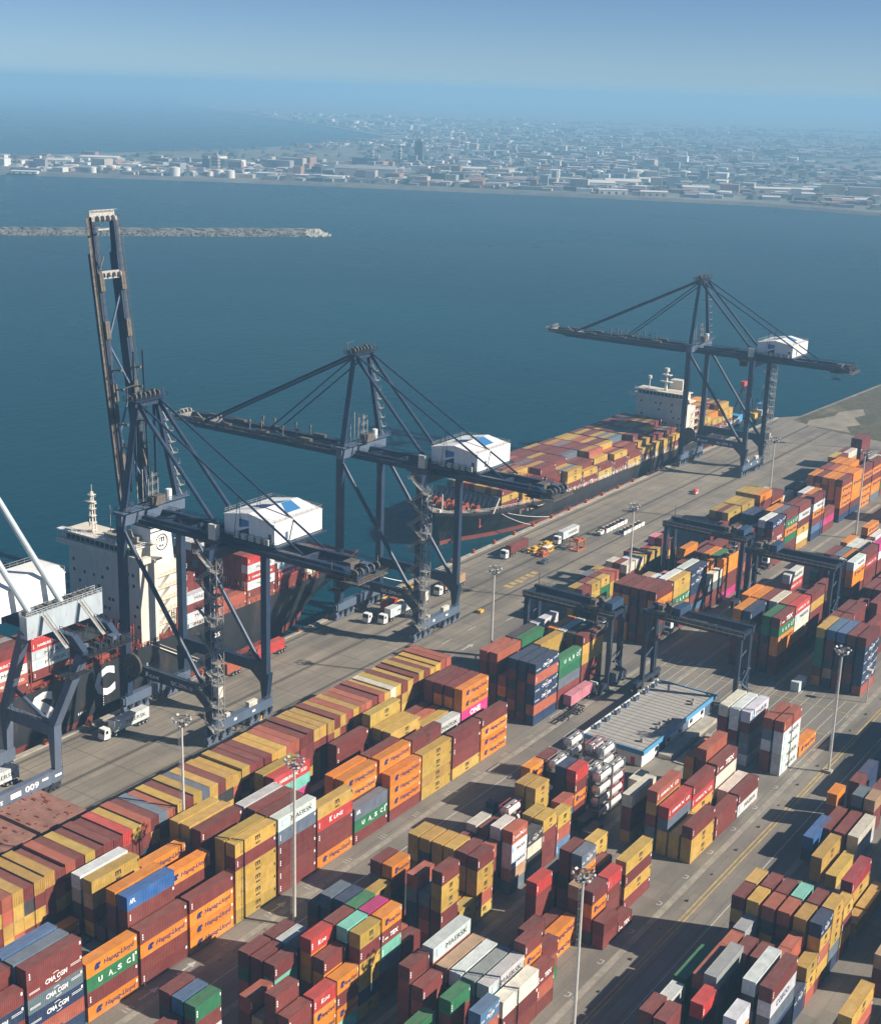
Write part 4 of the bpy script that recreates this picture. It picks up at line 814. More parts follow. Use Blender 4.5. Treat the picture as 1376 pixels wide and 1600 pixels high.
    r_.v = [(hx0-.2, hy0-.2, hz1), (hx0-.2, hy1+.2, hz1), (hx0-.2, ym, hz1+1.5), (hx1+.2, hy0-.2, hz1), (hx1+.2, hy1+.2, hz1), (hx1+.2, ym, hz1+1.5)]
    r_.f = [(0, 3, 5, 2), (2, 5, 4, 1), (0, 2, 1), (3, 4, 5), (0, 1, 4, 3)]; r_.m = [0]*5
    rf = r_.build('roof', M['white'], h)
    g = MB(); g.rail([(hx0, hy0, hz1+.1), (hx1, hy0, hz1+.1), (hx1, hy1, hz1+.1), (hx0, hy1, hz1+.1), (hx0, hy0, hz1+.1)], 1.1, .06, 1.9); g.build('roof_railing', ST, h)
    sl = 1.5/(ym-hy0+.2)
    em = MB()
    def onroof(P, mi):
        k = len(em.v); em.v += [(x, y, hz1+1.5-abs(y-ym)*sl+.03) for x, y in P]; em.f.append(tuple(range(k, k+len(P)))); em.m.append(mi)
    onroof([(2.5, ym+.1), (7, ym+.1), (7, ym+4.5), (4.5, ym+6.5)], 0); onroof([(8.6, ym-.1), (12.4, ym-.1), (10.6, ym-5.0), (5, ym-5.0)], 1); onroof([(8.4, ym+.1), (12, ym+.1), (10, ym+4)], 1)
    em.build('roof_emblem', [M['logo_navy'], M['logo_blue']], rf)
    def wall_logo(p): p.poly([(0, 1.9), (3.2, 2.6), (3.2, 4.1), (0, 4.1)], 0); p.poly([(3.2, 2.3), (3.2, 0), (0, 0), (0, .9)], 1)
    crane_text(h, 'wall_emblem', (hx0-.03, -3.6, 55.3), wall_logo, [M['logo_blue'], M['logo_navy']])
    d = MB(); d.box(hx0-.06, hy0+1, 55.2, hx0-.01, hy0+2, 57.2); d.box(hx0+4, hy0-.06, 55.2, hx0+5, hy0-.01, 57.2); d.build('door', M['crane_pale'], h)
    for i in range(5):
        y = -2.5-i*2.4; a = MB(); a.box(hx0-.85, y-1.6, 54.55, hx0-.06, y, 56.0); a.tube((hx0-.9, y-.8, 55.3), (hx0-.84, y-.8, 55.3), .52, n=12); a.build('cooling_unit', M['offwhite'], h)
    # mast and stays
    AP = Vector((0, 30.6, 83.5))
    for sx in (-1, 1):
        MB().beam((sx*9.6, 30, 56), (sx*3.6, 30.6, 83.5), 1.25, 1.5, .95, 1.1, up=(0, 1, 0)).build('mast_leg', BL, e)
        MB().tube((sx*3.6, 30, 83.2), (sx*3.9, 1.5, 54.4), .55, n=10).build('backstay', BL, e)
        b = MB(); b.tube((sx*3.6, 29.6, 83.6), (sx*3.9, -24.5, 54.4), .30, n=8)
        q = Vector((sx*3.6, 29.6, 83.6)).lerp(Vector((sx*3.9, -24.5, 54.4)), .62); b.beam(q, (q.x-.8, q.y+.8, 55), .12, .12); b.beam(q, (q.x+.8, q.y-.4, 55), .12, .12); b.build('backstay', BL, e)
    b = MB(); b.box(-5, 29.4, 82.4, 5, 31.8, 84.0); b.box(-5.6, 28.4, 84.0, 5.6, 33, 84.15); b.rail([(-5.6, 28.4, 84.15), (5.6, 28.4, 84.15), (5.6, 33, 84.15), (-5.6, 33, 84.15), (-5.6, 28.4, 84.15)], 1.1, .08, 1.4); b.build('mast_head', BL, e)
    b = MB()
    for i in range(6): x = -4+i*1.6; MB().tube((x-.18, 30.4, 85.0), (x+.18, 30.4, 85.0), .8, n=12).build('sheave', M['dirty'], e); b.box(x-.3, 31.5, 84.2, x+.3, 32.4, 85.0+.4*(i % 3))
    b.beam((-5, 32, 84), (-5, 32, 87.4), .14, .14); b.beam((4.6, 29, 84), (4.6, 29, 86.6), .12, .12); b.beam((-5.4, 32.4, 87.2), (-1.6, 32.4, 87.6), .5, .1); b.build('mast_head_gear', M['dirty'], e)
    b = MB()     # ladder up the mast
    for i in range(9):
        t_ = i/9; p = Vector((9.6, 30, 56)).lerp(Vector((3.6, 30.6, 83.5)), t_); b.box(p.x+.5, p.y-1.2, p.z, p.x+2.4, p.y+.6, p.z+.12); b.rail([(p.x+2.4, p.y-1.2, p.z+.1), (p.x+2.4, p.y+.6, p.z+.1)], 1.0, .07, 1)
        q = Vector((9.6, 30, 56)).lerp(Vector((3.6, 30.6, 83.5)), (i+1)/9); b.beam((p.x+1.2, p.y-1, p.z), (q.x+1.2, q.y+.2, q.z), .5, .08)
    b.build('mast_ladder', ST, e)
    b = MB(); b.box(-2.4, 26.8, 56.4, 2.2, 28.6, 58.8); b.build('elevator_gear', M['dirty'], e)
    b = MB()
    for x in (-1.8, .2, 2.2):
        for y in (29.5, 33): b.beam((x, y, 56), (x, y, 65-abs(x)), .22, .22)
    for z in (58.5, 61, 63): b.rail([(-1.8, 29.5, z), (2.2, 29.5, z), (2.2, 33, z)], 1, .08, 1.3)
    b.build('boom_latch_tower', ST, e); MB().tube((5.4, 28.8, 56.4), (5.4, 28.8, 59.2), .8, n=10).build('boom_cabin', M['white'], e)
    # boom, hinged at the sea side
    hinge = Vector((0, 35.2, 52.8)); LB = 76.5 if boom_angle else 71
    boom = MB()
    for sx in (-1, 1):
        x = sx*3.6; boom.box(x-.75, 0, -1.7, x+.75, LB-9, 1.0); boom.quadbox([(x-.6, LB-9, -1.2), (x+.6, LB-9, -1.2), (x+.6, LB, -.4), (x-.6, LB, -.4), (x-.6, LB-9, 1.0), (x+.6, LB-9, 1.0), (x+.6, LB, 1.0), (x-.6, LB, 1.0)][0:1]+[(x+.6, LB-9, -1.2), (x+.6, LB, -.4), (x-.6, LB, -.4), (x-.6, LB-9, 1.0), (x+.6, LB-9, 1.0), (x+.6, LB, 1.0), (x-.6, LB, 1.0)])
    bo = boom.build('boom', BL, e, hinge); bo.rotation_euler.x = boom_angle
    b = MB()
    for sx in (-1, 1):
        x = sx*3.6; b.box(x+sx*.6, 1, .1, x+sx*1.7, LB, .2); b.rail([(x+sx*1.7, 1, .2), (x+sx*1.7, LB, .2)], 1.1, .07, 2.4); b.rail([(x, 2, 1.0), (x, LB, 1.0)], .8, .06, 3)
        for y in (12, 30, 46, 58): b.box(x-.7, y, 1.0, x+.7, y+4.5, 1.6+.3*(y % 4 == 0))
    b.build('boom_walkway', M['dirty'], bo)
    for i, y in enumerate((9, 21, 33, 45)):
        MB().beam((-3 if i % 2 else 3, y, .2), (3 if i % 2 else -3, y+12, .2), .42, .42).build('boom_brace', PA, bo)
    b = MB(); b.box(-4.2, LB-15.5, -.8, 4.2, LB-13.5, 1.0); b.box(-4.2, LB-1.2, -.4, 4.2, LB, 1.1); b.box(-4.2, LB, .2, 4.2, LB+1.6, .4); b.rail([(-4.2, LB+1.6, .4), (4.2, LB+1.6, .4)], 1.1, .08, 1.2)
    for x in (-2.6, -.9, .9, 2.6): b.tube((x-.2, LB-.6, 1.6), (x+.2, LB-.6, 1.6), .8, n=10); b.tube((x-.2, LB-14.5, 1.5), (x+.2, LB-14.5, 1.5), .6, n=10)
    b.beam((-3.6, LB-13, 1), (-3.6, LB-10, 3), .3, .3); b.beam((-3.4, LB-2, 1.0), (-3.4, LB-2, 3.4), .14, .14); b.box(-4.6, LB-3.4, 3.2, -1, LB-3, 3.4); b.build('boom_tip', M['steel'], bo)
    b = MB()
    for y in (18, 24, 33, 38):
        for sx in (-1, 1): b.beam((sx*3.3, y, 1), (sx*3.3, y, 4.2 if y > 20 else 3), .34, .34); b.box(sx*3.3-.3, y-.3, 3.4, sx*3.3+.3, y+.3, 4.3)
    b.build('stay_post', M['dirty'], bo)
    for sx in (-1, 1):
        if not boom_angle:
            MB().tube((sx*3.6, 31.4, 83.8), (sx*3.6, hinge.y+LB-14.5, 54.2), .3, n=8).build('forestay', BL, e); MB().tube((sx*3.2, 31.4, 83.5), (sx*3.2, hinge.y+LB-15.2, 54.2), .22, n=8).build('forestay', BL, e)
            MB().tube((sx*3.6, 31.2, 82.6), (sx*3.6, hinge.y+31, 54), .26, n=8).build('forestay', BL, e)
        else:
            MB().beam((sx*3.4, 31.4, 83.4), (sx*4.6, 32.4, 60), .7, .3).build('forestay', BL, e); MB().beam((sx*1.6, 33, 96), (sx*2.2, 32.6, 62), .5, .3).build('forestay', BL, e)
    # stair tower on a landside leg
    sx = -1 if stairs == 'near' else 1; x = sx*10.5; b = MB(); zz = 4.5; i = 0
    while zz < 50:
        z2 = zz+3.6; y0, y1 = (-2.6, 2.2) if i % 2 == 0 else (2.2, -2.6); o_ = sx*1.5
        b.beam((x+o_, y0, zz), (x+o_, y1, z2), .9, .14); b.box(x+o_-.7, min(y1, y1)-.8, z2, x+o_+.7, y1+.8, z2+.1)
        for s_ in (-.5, .5): b.beam((x+o_+s_, y0, zz+1.0), (x+o_+s_, y1, z2+1.0), .09, .09); b.beam((x+o_+s_, y0, zz+.5), (x+o_+s_, y1, z2+.5), .07, .07)
        b.rail([(x+o_+sx*.7, y1-.8, z2), (x+o_+sx*.7, y1+.8, z2)], 1.1, .08, .8); zz = z2; i += 1
    b.build('stair_tower', ST, e)
    b = MB()
    for (a, c) in ((x-1.1, -1.5), (x+1.1, -1.5), (x-1.1, -3.6), (x+1.1, -3.6)): b.beam((a, c, 4), (a, c, 50), .16, .16)
    for z in range(5, 50, 3): b.box(x-1.15, -3.65, z, x+1.15, -1.45, z+.12); b.beam((x-1.1, -3.6, z), (x+1.1, -3.6, z+3), .1, .1); b.beam((x-1.1, -1.5, z), (x-1.1, -3.6, z+3), .1, .1); b.beam((x+1.1, -3.6, z), (x+1.1, -1.5, z+3), .1, .1)
    b.build('lift_shaft', M['steel'], e); MB().box(x-.9, -3.4, 14, x+.9, -1.7, 17).build('lift_cabin', M['offwhite'], e)
    # trolley, cab, hanging spreader blocks
    b = MB(); b.box(-3, 4.2, 50.6, 3, 9.8, 51.4); b.box(-4.4, 4.6, 51.1, 4.4, 5.4, 51.45); b.box(-4.4, 8.6, 51.1, 4.4, 9.4, 51.45); b.build('trolley', M['dirty'], e)
    b = MB(); b.box(-2.2, 6.2, 47.9, .2, 9.2, 50.5); c = b.build('operator_cab', M['dirty'], e); MB().box(-2.25, 6.6, 48.5, -2.2, 9, 50.1).build('window', M['glass'], c)
    MB().box(-6.2, 1.6, 53.3, -4.6, 4.0, 57.2).build('control_cabin', M['offwhite'], e)
    def nm(p):
        p.poly([(0, .1), (.8, .6), (.8, 1.5), (0, 1.5)], 0); p.text('ICAVE', 1.2, .25, .9, 3.6, 0, .1, .03); p.text('QC-ZPM-'+number, 9.0, .3, 1.05, 7.6, 0, 0, .02)
    crane_text(e, 'lettering', (-11.2, 22.2, 13.1), nm, [M['print_white']])
    b = MB(); b.box(-3, -.95, 4.2, -2, -.92, 4.9); b.box(4, -.95, 4.0, 5.2, -.92, 4.6); b.build('notice_plate', M['print_white'], e)
    b = MB(); b.box(-5, -.2, 5.6, -3.6, .8, 6.6); b.box(3.2, -.6, 5.6, 6.4, .6, 6.9); b.build('electric_cabinet', M['offwhite'], e)
    return e
make_crane((93, 59.5, 0), '10', 'blue quay crane with its long boom raised upright', R(83))
make_crane((183.4, 59.5, 0), '11', 'blue quay crane with lowered boom, standing over two white lorries')
make_crane((434, 58.7, 0), '12', 'farthest blue quay crane, lowered boom, beside the stern of far ship', 0, 'far')

def old_crane():
    e = empty('gantry_crane', (32, 72.3, 0), 'older grey crane cut by the left edge, marked 009', 'crane', 'blue ship-to-shore gantry cranes on the quay')
    G, P = M['crane9'], M['crane_pale']
    for y in (0, 17):
        b = MB(); b.box(-12.5, y-.8, 2.2, 12.5, y+.8, 5.4); s_ = b.build('sill_beam', G, e)
        for k in range(4):
            b = MB(); x0 = -12+k*6.3
            b.box(x0, y-.6, 1.0, x0+5, y+.6, 2.2); [b.tube((x0+.7+q*1.2, y-.45, .55), (x0+.7+q*1.2, y+.45, .55), .5, n=10) for q in range(4)]; b.beam((x0+1, y-.9, .6), (x0+2.4, y-.9, 2.4), .3, .4); b.build('bogie', M['dark'], s_)
    for sx in (-1, 1):
        for y in (0, 17):
            x = sx*11.2; top = {(1, 0): (14.4, -8.6, 37.5), (1, 17): (4.9, .6, 42), (-1, 0): (-14.4, -8.6, 37.5), (-1, 17): (-18, 2, 42)}[sx, y]
            b = MB(); b.beam((x, y, 5.4), (x, y, 16.5), 1.8, 1.3, 2.2, 2.6, up=(0, 1, 0)); b.beam((x, y, 16.2), top, 2.1, 2.0, 2.2, 1.9, up=(0, 1, 0)); b.build('leg', G, e)
        b = MB(); b.box(sx*11.2-.8, 1.2, 13.6, sx*11.2+.8, 16, 16.6); b.rail([(sx*11.2-.8, 1.2, 16.6), (sx*11.2-.8, 16, 16.6)], 1.1, .08, 1.6); b.build('portal_beam', G, e)
        MB().tube((sx*12, 15.8, 22), (sx*11.4, 1.6, 16.4), .5, n=10).build('diagonal_brace', P, e)
    b = MB(); b.box(4.0, -1.2, 40.2, 26.5, 1.2, 45.6); b.rail([(4, -1.2, 45.6), (26.4, -1.2, 45.6)], 1.1, .1, 1.4); b.rail([(4, 1.2, 45.6), (26.4, 1.2, 45.6)], 1.1, .1, 1.4); b.build('cross_girder', M['pale9'], e)
    b = MB()
    for i in range(17): x = 4.6+i*1.25; b.box(x, -.8, 45.6, x+rnd.uniform(.4, 1.0), .7, 46.0+rnd.uniform(0, .8)); b.beam((x, .9, 45.6), (x, .9, 46.4+rnd.uniform(0, 1.2)), .14, .14)
    b.build('girder_clutter', M['dirty'], e)
    MB().box(-18, 15.8, 38.2, 26, 18.2, 41).build('cross_girder', G, e)
    for x in (12.6, 23):
        b = MB(); b.box(x-.8, -7, 38.0, x+.8, 48, 40.2); b.quadbox([(x-.8, -10.5, 35.6), (x+.8, -10.5, 35.6), (x+.8, -7, 38.0), (x-.8, -7, 38.0), (x-.8, -10.5, 37.2), (x+.8, -10.5, 37.2), (x+.8, -7, 40.2), (x-.8, -7, 40.2)]); b.rail([(x, -7, 40.2), (x, -2, 40.2)], 1.1, .1, 1.3); b.build('main_girder', M['crane'], e)
    b = MB(); b.box(13.4, -8, 38.3, 22.2, -1.4, 38.6); b.box(12, -12.5, 36.2, 26, -7.5, 36.4); b.rail([(12, -12.5, 36.4), (26, -12.5, 36.4), (26, -7.5, 36.4)], 1.2, .1, 1.2)
    for i in range(6): b.box(14+i*1.7, -11.5, 36.4, 15+i*1.7, -9.5, 37.6+.6*(i % 2)); b.beam((14+i*1.7, -12, 36.4), (14+i*1.7, -12, 39), .16, .16)
    for q in (15, 19): b.beam((q, -8, 39), (q+6, -2, 39.4), .2, .2)
    b.build('winch_platform', M['dark'], e); MB().box(20.4, -11, 36.5, 23, -8.8, 38.4).build('winch_motor', M['crane_pale'], e)
    for x in (8.6, 19.6):
        b = MB(); b.beam((x, -1.4, 45), (x+.4, -8.5, 38.6), 1.0, .15); [b.beam((x+q, -1.4, 46), (x+.4+q, -8.5, 39.6), .12, .12) for q in (-.5, .5)]; b.build('stair_flight', M['steel'], e)
    b = MB(); [b.beam((q, y, 38), (q+.01, y, 31), .15, .15) for q, y in ((9, -2), (9, -9), (14, -9))]; b.box(9, -9, 31, 15, -2, 31.15); b.rail([(9, -2, 31.1), (9, -9, 31.1), (15, -9, 31.1)], 1.1, .1, 1.6); b.build('hanging_platform', M['dark'], e)
    h = MB().box(-6, 3.5, 45.6, 19.6, 15, 51.2).build('machinery_house', M['white'], e)
    b = MB(); b.v = [(-6.2, 3.3, 51.2), (19.8, 3.3, 51.2), (19.8, 6, 52.6), (-6.2, 6, 52.6), (-6.2, 12.5, 52.6), (19.8, 12.5, 52.6), (-6.2, 15.2, 51.2), (19.8, 15.2, 51.2)]; b.f = [(0, 1, 2, 3), (3, 2, 5, 4), (4, 5, 7, 6), (0, 3, 4, 6), (1, 7, 5, 2)]; b.m = [0]*5; b.build('roof', M['white'], h)
    b = MB(); b.rail([(19.6, 3.5, 51.3), (19.6, 15, 51.3), (-6, 15, 51.3)], 1.4, .08, 2); b.build('roof_railing', M['steel'], h)
    MB().box(-9, .5, 45.6, -1.5, 3.4, 51.5).build('annex', M['white'], h); MB().box(-4.5, .44, 46, -3.3, .5, 48.4).build('door', M['yellow'], h)
    for sx, x in ((-1, 6.2), (1, 15.4)): MB().tube((x, 0, 45.4), (x-13, 17, 86), .75, n=12).build('backstay', M['pale9'], e)
    MB().beam((-10, 17, 45), (-2, 17, 88), 1.4, 1.4).build('mast_leg', G, e); MB().beam((10, 17, 45), (6, 17, 88), 1.4, 1.4).build('mast_leg', G, e)
    p = Print(); p.text('009', 14.2, 3.2, 1.5, 4.0, 0, 0, .03); p.rect(10.0, 3.1, 13, 4.4, 0); p.rect(19.2, 4.0, 21, 4.6, 0); p.text('ICAVE', 4.2, 2.9, 1.0, 3.6, 0, .1, .03); p.poly([(2.2, 3.0), (3.6, 3.5), (3.6, 4.6), (2.2, 4.6)]); p.rect(23, 3.6, 25, 4.2)
    link('lettering', p.mesh([M['print_white']]), e, (-13, -.83, 0))
    b = MB(); b.rail([(12.4, -.8, 5), (12.4, -.8, 17)], .1); zz = 5
    for i in range(8): b.beam((12.6, -.4, zz+i*1.5), (12.6, .5, zz+i*1.5+.1), .5, .06); b.beam((12.9, -.4, zz+i*1.5), (12.9, -.4, zz+i*1.5+1.5), .06, .06)
    b.build('ladder', M['steel'], e)
old_crane()

# ---------------------------------------------------------------- rubber-tyred yard gantries
def make_rtg(x, y0, y1, h, label, tr):
    e = empty('yard_gantry', (x, y0, 0), label, 'gantry', 'dark blue yard gantries over the stacks'); S = y1-y0; D = flat_d
    for sy, y in ((0, 0), (1, S)):
        for sx in (-1, 1):
            MB().beam((sx*3.4, y, 2.2), (sx*3.0, y, h), 1.25, 1.0, 1.2, 1.4, up=(0, 1, 0)).build('leg', D, e)
            b = MB()
            for q in (-1.9, 1.9): b.tube((sx*5.2+q-.0, y-.45, .85), (sx*5.2+q, y+.45, .85), .85, n=14)
            b.build('wheel', M['tyre'], e); MB().box(sx*5.2-2.6, y-.35, 1.3, sx*5.2+2.6, y+.35, 1.9).build('bogie', D, e)
        MB().box(-8, y-.55, 1.8, 8, y+.55, 3.0).build('sill_beam', D, e)
        b = MB(); b.beam((-3.2, y, h*.70), (3.2, y, h*.70+1.6), .22, .22); b.beam((3.2, y, h*.5), (-3.2, y, h*.40), .22, .22); [b.tube((q*3.9, y-.7, 2), (q*3.6, y-.7, h), .11, n=6) for q in (-1, 1)]; b.build('leg_brace', M['crane_pale'], e)
    for sx in (-1, 1):
        b = MB(); b.box(sx*3.2-.7, -1.2, h-.2, sx*3.2+.7, S+1.2, h+1.7); b.build('main_girder', D, e)
        b = MB(); xx = sx*3.2+sx*.7; b.box(min(xx, xx+sx*.9), -1, h+.9, max(xx, xx+sx*.9), S+1, h+1.0); b.rail([(xx+sx*.9, -1, h+1), (xx+sx*.9, S+1, h+1)], 1.1, .08, 1.8)
        for i in range(int(S/2.2)): b.box(xx, i*2.2, h+.1, xx+sx*.25, i*2.2+.12, h+1.6)
        b.build('girder_walkway', M['dirty'], e)
    for y in (-.6, S+.6): MB().box(-2.6, y-.4, h+.1, 2.6, y+.4, h+1.2).build('end_tie', D, e)
    b = MB(); b.box(-4.2, tr-2.2, h+1.75, 4.2, tr+2.6, h+2.3); b.rail([(-4.2, tr-2.2, h+2.3), (4.2, tr-2.2, h+2.3), (4.2, tr+2.6, h+2.3)], 1.1, .08, 1.2); b.tube((-2, tr-1, h+3.1), (2, tr-1, h+3.1), .7, n=12); b.box(-3.4, tr+.6, h+2.3, -1.4, tr+2.2, h+3.8); b.box(1, tr+.8, h+2.3, 2.6, tr+2, h+3.3)
    t_ = b.build('trolley', M['dirty'], e); MB().box(-3.2, tr-4.6, h+1.9, 3.6, tr-2.4, h+3.9).build('electric_room', M['rtg_room'], e)
    c = MB().box(-2.6, tr-1.8, h-2.6, -.9, tr+.2, h-.4).build('operator_cab', M['white'], e); MB().box(-2.64, tr-1.6, h-2.0, -2.6, tr, h-.9).build('window', M['glass'], c)
    b = MB(); [b.tube((qx, qy, h-5), (qx*.9, qy, h+1.6), .05, n=5) for qx in (-1.6, 1.6) for qy in (tr-1, tr+1)]; b.build('hoist_rope', M['dark'], e)
    b = MB(); b.box(-6.05, tr-.5, h-5.6, 6.05, tr+.5, h-5.1); b.box(-6.1, tr-1.2, h-5.7, -5.8, tr+1.2, h-5.3); b.box(5.8, tr-1.2, h-5.7, 6.1, tr+1.2, h-5.3); b.box(-1.8, tr-.8, h-5.1, 1.8, tr+.8, h-4.2); b.build('spreader', M['dirty'], e)
    y = -1.0; MB().box(-2.4, y-1.4, 3.0, 2.4, y+.8, 5.6).build('power_pack', M['crane_pale'], e); b = MB(); b.box(-2.6, y-1.6, 5.6, 2.6, y+1, 5.75); b.rail([(-2.6, y-1.6, 3), (2.6, y-1.6, 3)], 1.1, .07, 1.3); b.build('pack_roof', M['dirty'], e)
    b = MB()
    for i in range(3):
        z = 3+i*3; a, c_ = (-2.2, 2.2) if i % 2 == 0 else (2.2, -2.2); b.beam((a, -1.2, z), (c_, -1.2, z+3), .5, .1, up=(0, 1, 0)); b.beam((a, -1.6, z+1), (c_, -1.6, z+4), .08, .08); b.box(c_-.5, -1.7, z+3, c_+.5, -.8, z+3.1)
    b.build('access_stair', M['crane_pale'], e); b = MB(); b.beam((3.9, S+.4, h+1.5), (3.9, S+.4, h+5.5), .1, .1); b.build('antenna', M['dark'], e)
M['rtg_room'] = flat('gantry_room_blue', (.03, .06, .11), .5)
flat_d = flat('gantry_blue', (.018, .03, .055), .45, var=.25, scale=.4, rust=.2)
make_rtg(178.5, -4.6, 22.6, 22.4, 'dark yard gantry straddling the tall stack beside the parked chassis', 4.5)
make_rtg(186.5, -39.5, -11.6, 22.4, 'dark yard gantry standing astride the open lane by the warehouse', 22.5)
make_rtg(268.5, -6, 21.5, 22.4, 'dark yard gantry behind the maroon wall of containers', 4.5)
make_rtg(259, -39.5, -12, 22.4, 'dark yard gantry farther back over the orange topped stacks', 23)
# ---------------------------------------------------------------- ships
def hull(e, st_, zw, mats, cy):
    """st_: x, half breadth at deck, half breadth at the waterline, deck height"""
    up, lo = MB(), MB()
    secs = []
    for x, hd, hw, zd, xo in st_:
        zs = (zw, zw+(zd-zw)*.35, zd-1.2, zd); hb = (hw, hw+(hd-hw)*.45, hd, hd); xs = (x-xo, x-xo*.6, x, x)
        secs.append((xs, hb, zs))
    m = len(secs)
    for s in (-1, 1):
        k = len(up.v)
        for xs, hb, zs in secs:
            for a, b_, c in zip(xs, hb, zs): up.v.append((a, cy+s*b_, c))
        for i in range(m-1):
            for j in range(3):
                a = k+i*4+j; q = (a, a+4, a+5, a+1); up.f.append(q if s < 0 else q[::-1]); up.m.append(0)
        k = len(lo.v)
        for xs, hb, zs in secs: lo.v += [(xs[0], cy+s*hb[0], zw), (xs[0], cy+s*hb[0]*.96, -6)]
        for i in range(m-1): a = k+2*i; q = (a, a+1, a+3, a+2); lo.f.append(q if s < 0 else q[::-1]); lo.m.append(0)
    for o, n in ((up, 4), (lo, 2)):
        h_ = m*n
        for i in (0, m-1):
            for j in range(n-1): o.f.append((i*n+j, i*n+j+1, h_+i*n+j+1, h_+i*n+j)); o.m.append(0)
    dk = MB()
    for i in range(m-1):
        (xa, ha, za), (xb, hb, zb) = [(s_[0][3], s_[1][3], s_[2][3]) for s_ in (secs[i], secs[i+1])]
        dk.poly([(xa, cy-ha+.1, za-1.0), (xb, cy-hb+.1, zb-1.0), (xb, cy+hb-.1, zb-1.0), (xa, cy+ha-.1, za-1.0)])
    h = up.build('hull', mats[0], e); lo.build('boot_topping', mats[1], h); dk.build('deck', mats[2], e); return h
def lash(e, x, y0, y1, z0, z1, mat=None):
    b = MB(); y = y0; n = 0
    while y <= y1+.01:
        for dx in (-.5, .5): b.beam((x+dx, y, z0), (x+dx, y, z1+(.8 if n % 3 == 0 else 0)), .28, .28)
        b.beam((x-.5, y, z1), (x+.5, y, z1), .2, .2); y += 2.52; n += 1
    for z in [z0+2.6*k for k in range(1, 1+int((z1-z0)/2.6))]: b.box(x-.6, y0, z, x+.6, y1, z+.14); b.rail([(x-.6, y0, z), (x-.6, y1, z)], 1, .08, 2.5)
    b.build('lashing_bridge', mat or M['oxide'], e)
def ports(e, x, ys, zs, r=.42):
    me = MB().box(-.05, -r, -.45, .02, r, .45).mesh('porthole', [M['glass']])
    for y in ys:
        for z in zs:
            if rnd.random() < .42: link('porthole', me, e, (x, y+rnd.uniform(-.5, .5), z))
# near ship, bow to the left, black hull
e = empty('container_ship', (0, 0, 0), 'near container ship with cream bridge and large white C on black hull', 'ship')
hull(e, [(-90, 15, 15, 13, 0), (-20, 15.2, 15.2, 13, 0), (60, 15.2, 15.2, 13, 0), (130, 15.2, 15.2, 13, 0), (150, 15.2, 14.2, 13, 0), (165, 15, 11, 13, 0), (180, 14.2, 5.5, 13, 4), (192, 12.8, 1.5, 13.2, 12), (198, 11, .4, 13.2, 20)], -.4, (M['hull'], M['boot'], M['oxide']), 112.3)
b = MB(); b.rail([(-60, 97.3, 13), (150, 97.3, 13), (192, 99.5, 13), (198, 101.5, 13.2)], 1.1, .1, 2.4); b.build('deck_railing', M['oxide'], e)
for x0, x1 in ((58.5, 70.5), (73, 80), (81.5, 88)):
    for y0 in (99.5, 108.2, 116.9): MB().box(x0, y0, 12.6, x1, y0+8.2, 13.9).build('hatch_cover', M['oxide'], e)
for x in (29.8, 43.5, 57.3, 71.6, 81, 88.6, 92.5, 110, 125, 138.3, 152.5, 166): lash(e, x, 97.6, 125, 12.4, 19.6 if x not in (71.6, 81) else 17)
b = MB()
for i in range(90):
    x = rnd.uniform(5, 180); b.box(x, 97.6, 12.2, x+rnd.uniform(.4, 1.4), 98.6, 12.6+rnd.uniform(.4, 1.6)); x = rnd.uniform(94, 175); b.beam((x, 98, 12.4), (x+rnd.uniform(-1, 1), 98, 15.4), .22, .22)
b.build('deck_fitting', M['oxide'], e)
ac = MB(); ac.box(96, 97.6, 12, 102.5, 125.5, 37.2); ac.box(102.5, 99, 12, 112, 123, 34); a = ac.build('accommodation', M['offwhite'], e)
ports(a, 96, [98.5+1.9*k for k in range(14)], [15.5, 18.4, 21.3, 24.2, 27.1, 30, 33])
b = MB(); b.box(94.6, 95.4, 37.2, 103, 129, 37.7); b.box(95.4, 98.5, 37.7, 103.4, 126, 41); b.box(94.6, 95.2, 37.7, 95, 129, 38.9); b.box(94.8, 126.5, 37.7, 98, 129, 38.9); b.box(94.8, 95.2, 37.7, 98, 97, 38.9); b.box(94.6, 97.8, 41, 104, 126.6, 41.3); b.build('bridge', M['offwhite'], a)
[MB().box(95.34, 99+1.9*k, 39, 95.42, 100.6+1.9*k, 40.4).build('bridge_window', M['glass'], a) for k in range(14)]
b = MB(); [b.beam((95.3, y, 38.9), (95.3, y, 40.9), .12, .12) for y in (127, 128.8)]; b.box(94.6, 126.4, 40.9, 97.4, 129.2, 41.05); b.rail([(104, 97.8, 41.3), (95, 97.8, 41.3), (95, 126.6, 41.3)], 1.1, .08, 1.8); b.build('bridge_wing_canopy', M['white'], a)
b = MB()
for dx, dy in ((-.7, -.7), (.7, -.7), (.7, .7), (-.7, .7)): b.beam((98.5+dx, 118+dy, 41), (98.5+dx*.3, 118+dy*.3, 53), .2, .2)
for z in range(42, 53, 2): b.box(97.6, 117.2, z, 99.4, 118.8, z+.15); b.beam((98, 116, z), (99, 120, z), .12, .12)
b.box(97.3, 115.6, 50, 98, 120.4, 50.3); b.beam((98.5, 118, 53), (98.5, 118, 55), .1, .1); b.build('radar_mast', M['offwhite'], a)
b = MB(); b.box(97, 102, 41.3, 102, 112, 42.6); b.tube((100, 108, 42.6), (100, 108, 44), .9, .8, n=10); b.tube((99, 104, 42.6), (99, 104, 44.6), 1.0, .4, n=10); b.tube((99.5, 112, 41), (99.5, 112, 50), .08, n=5); b.build('monkey_island', M['deck'], a)
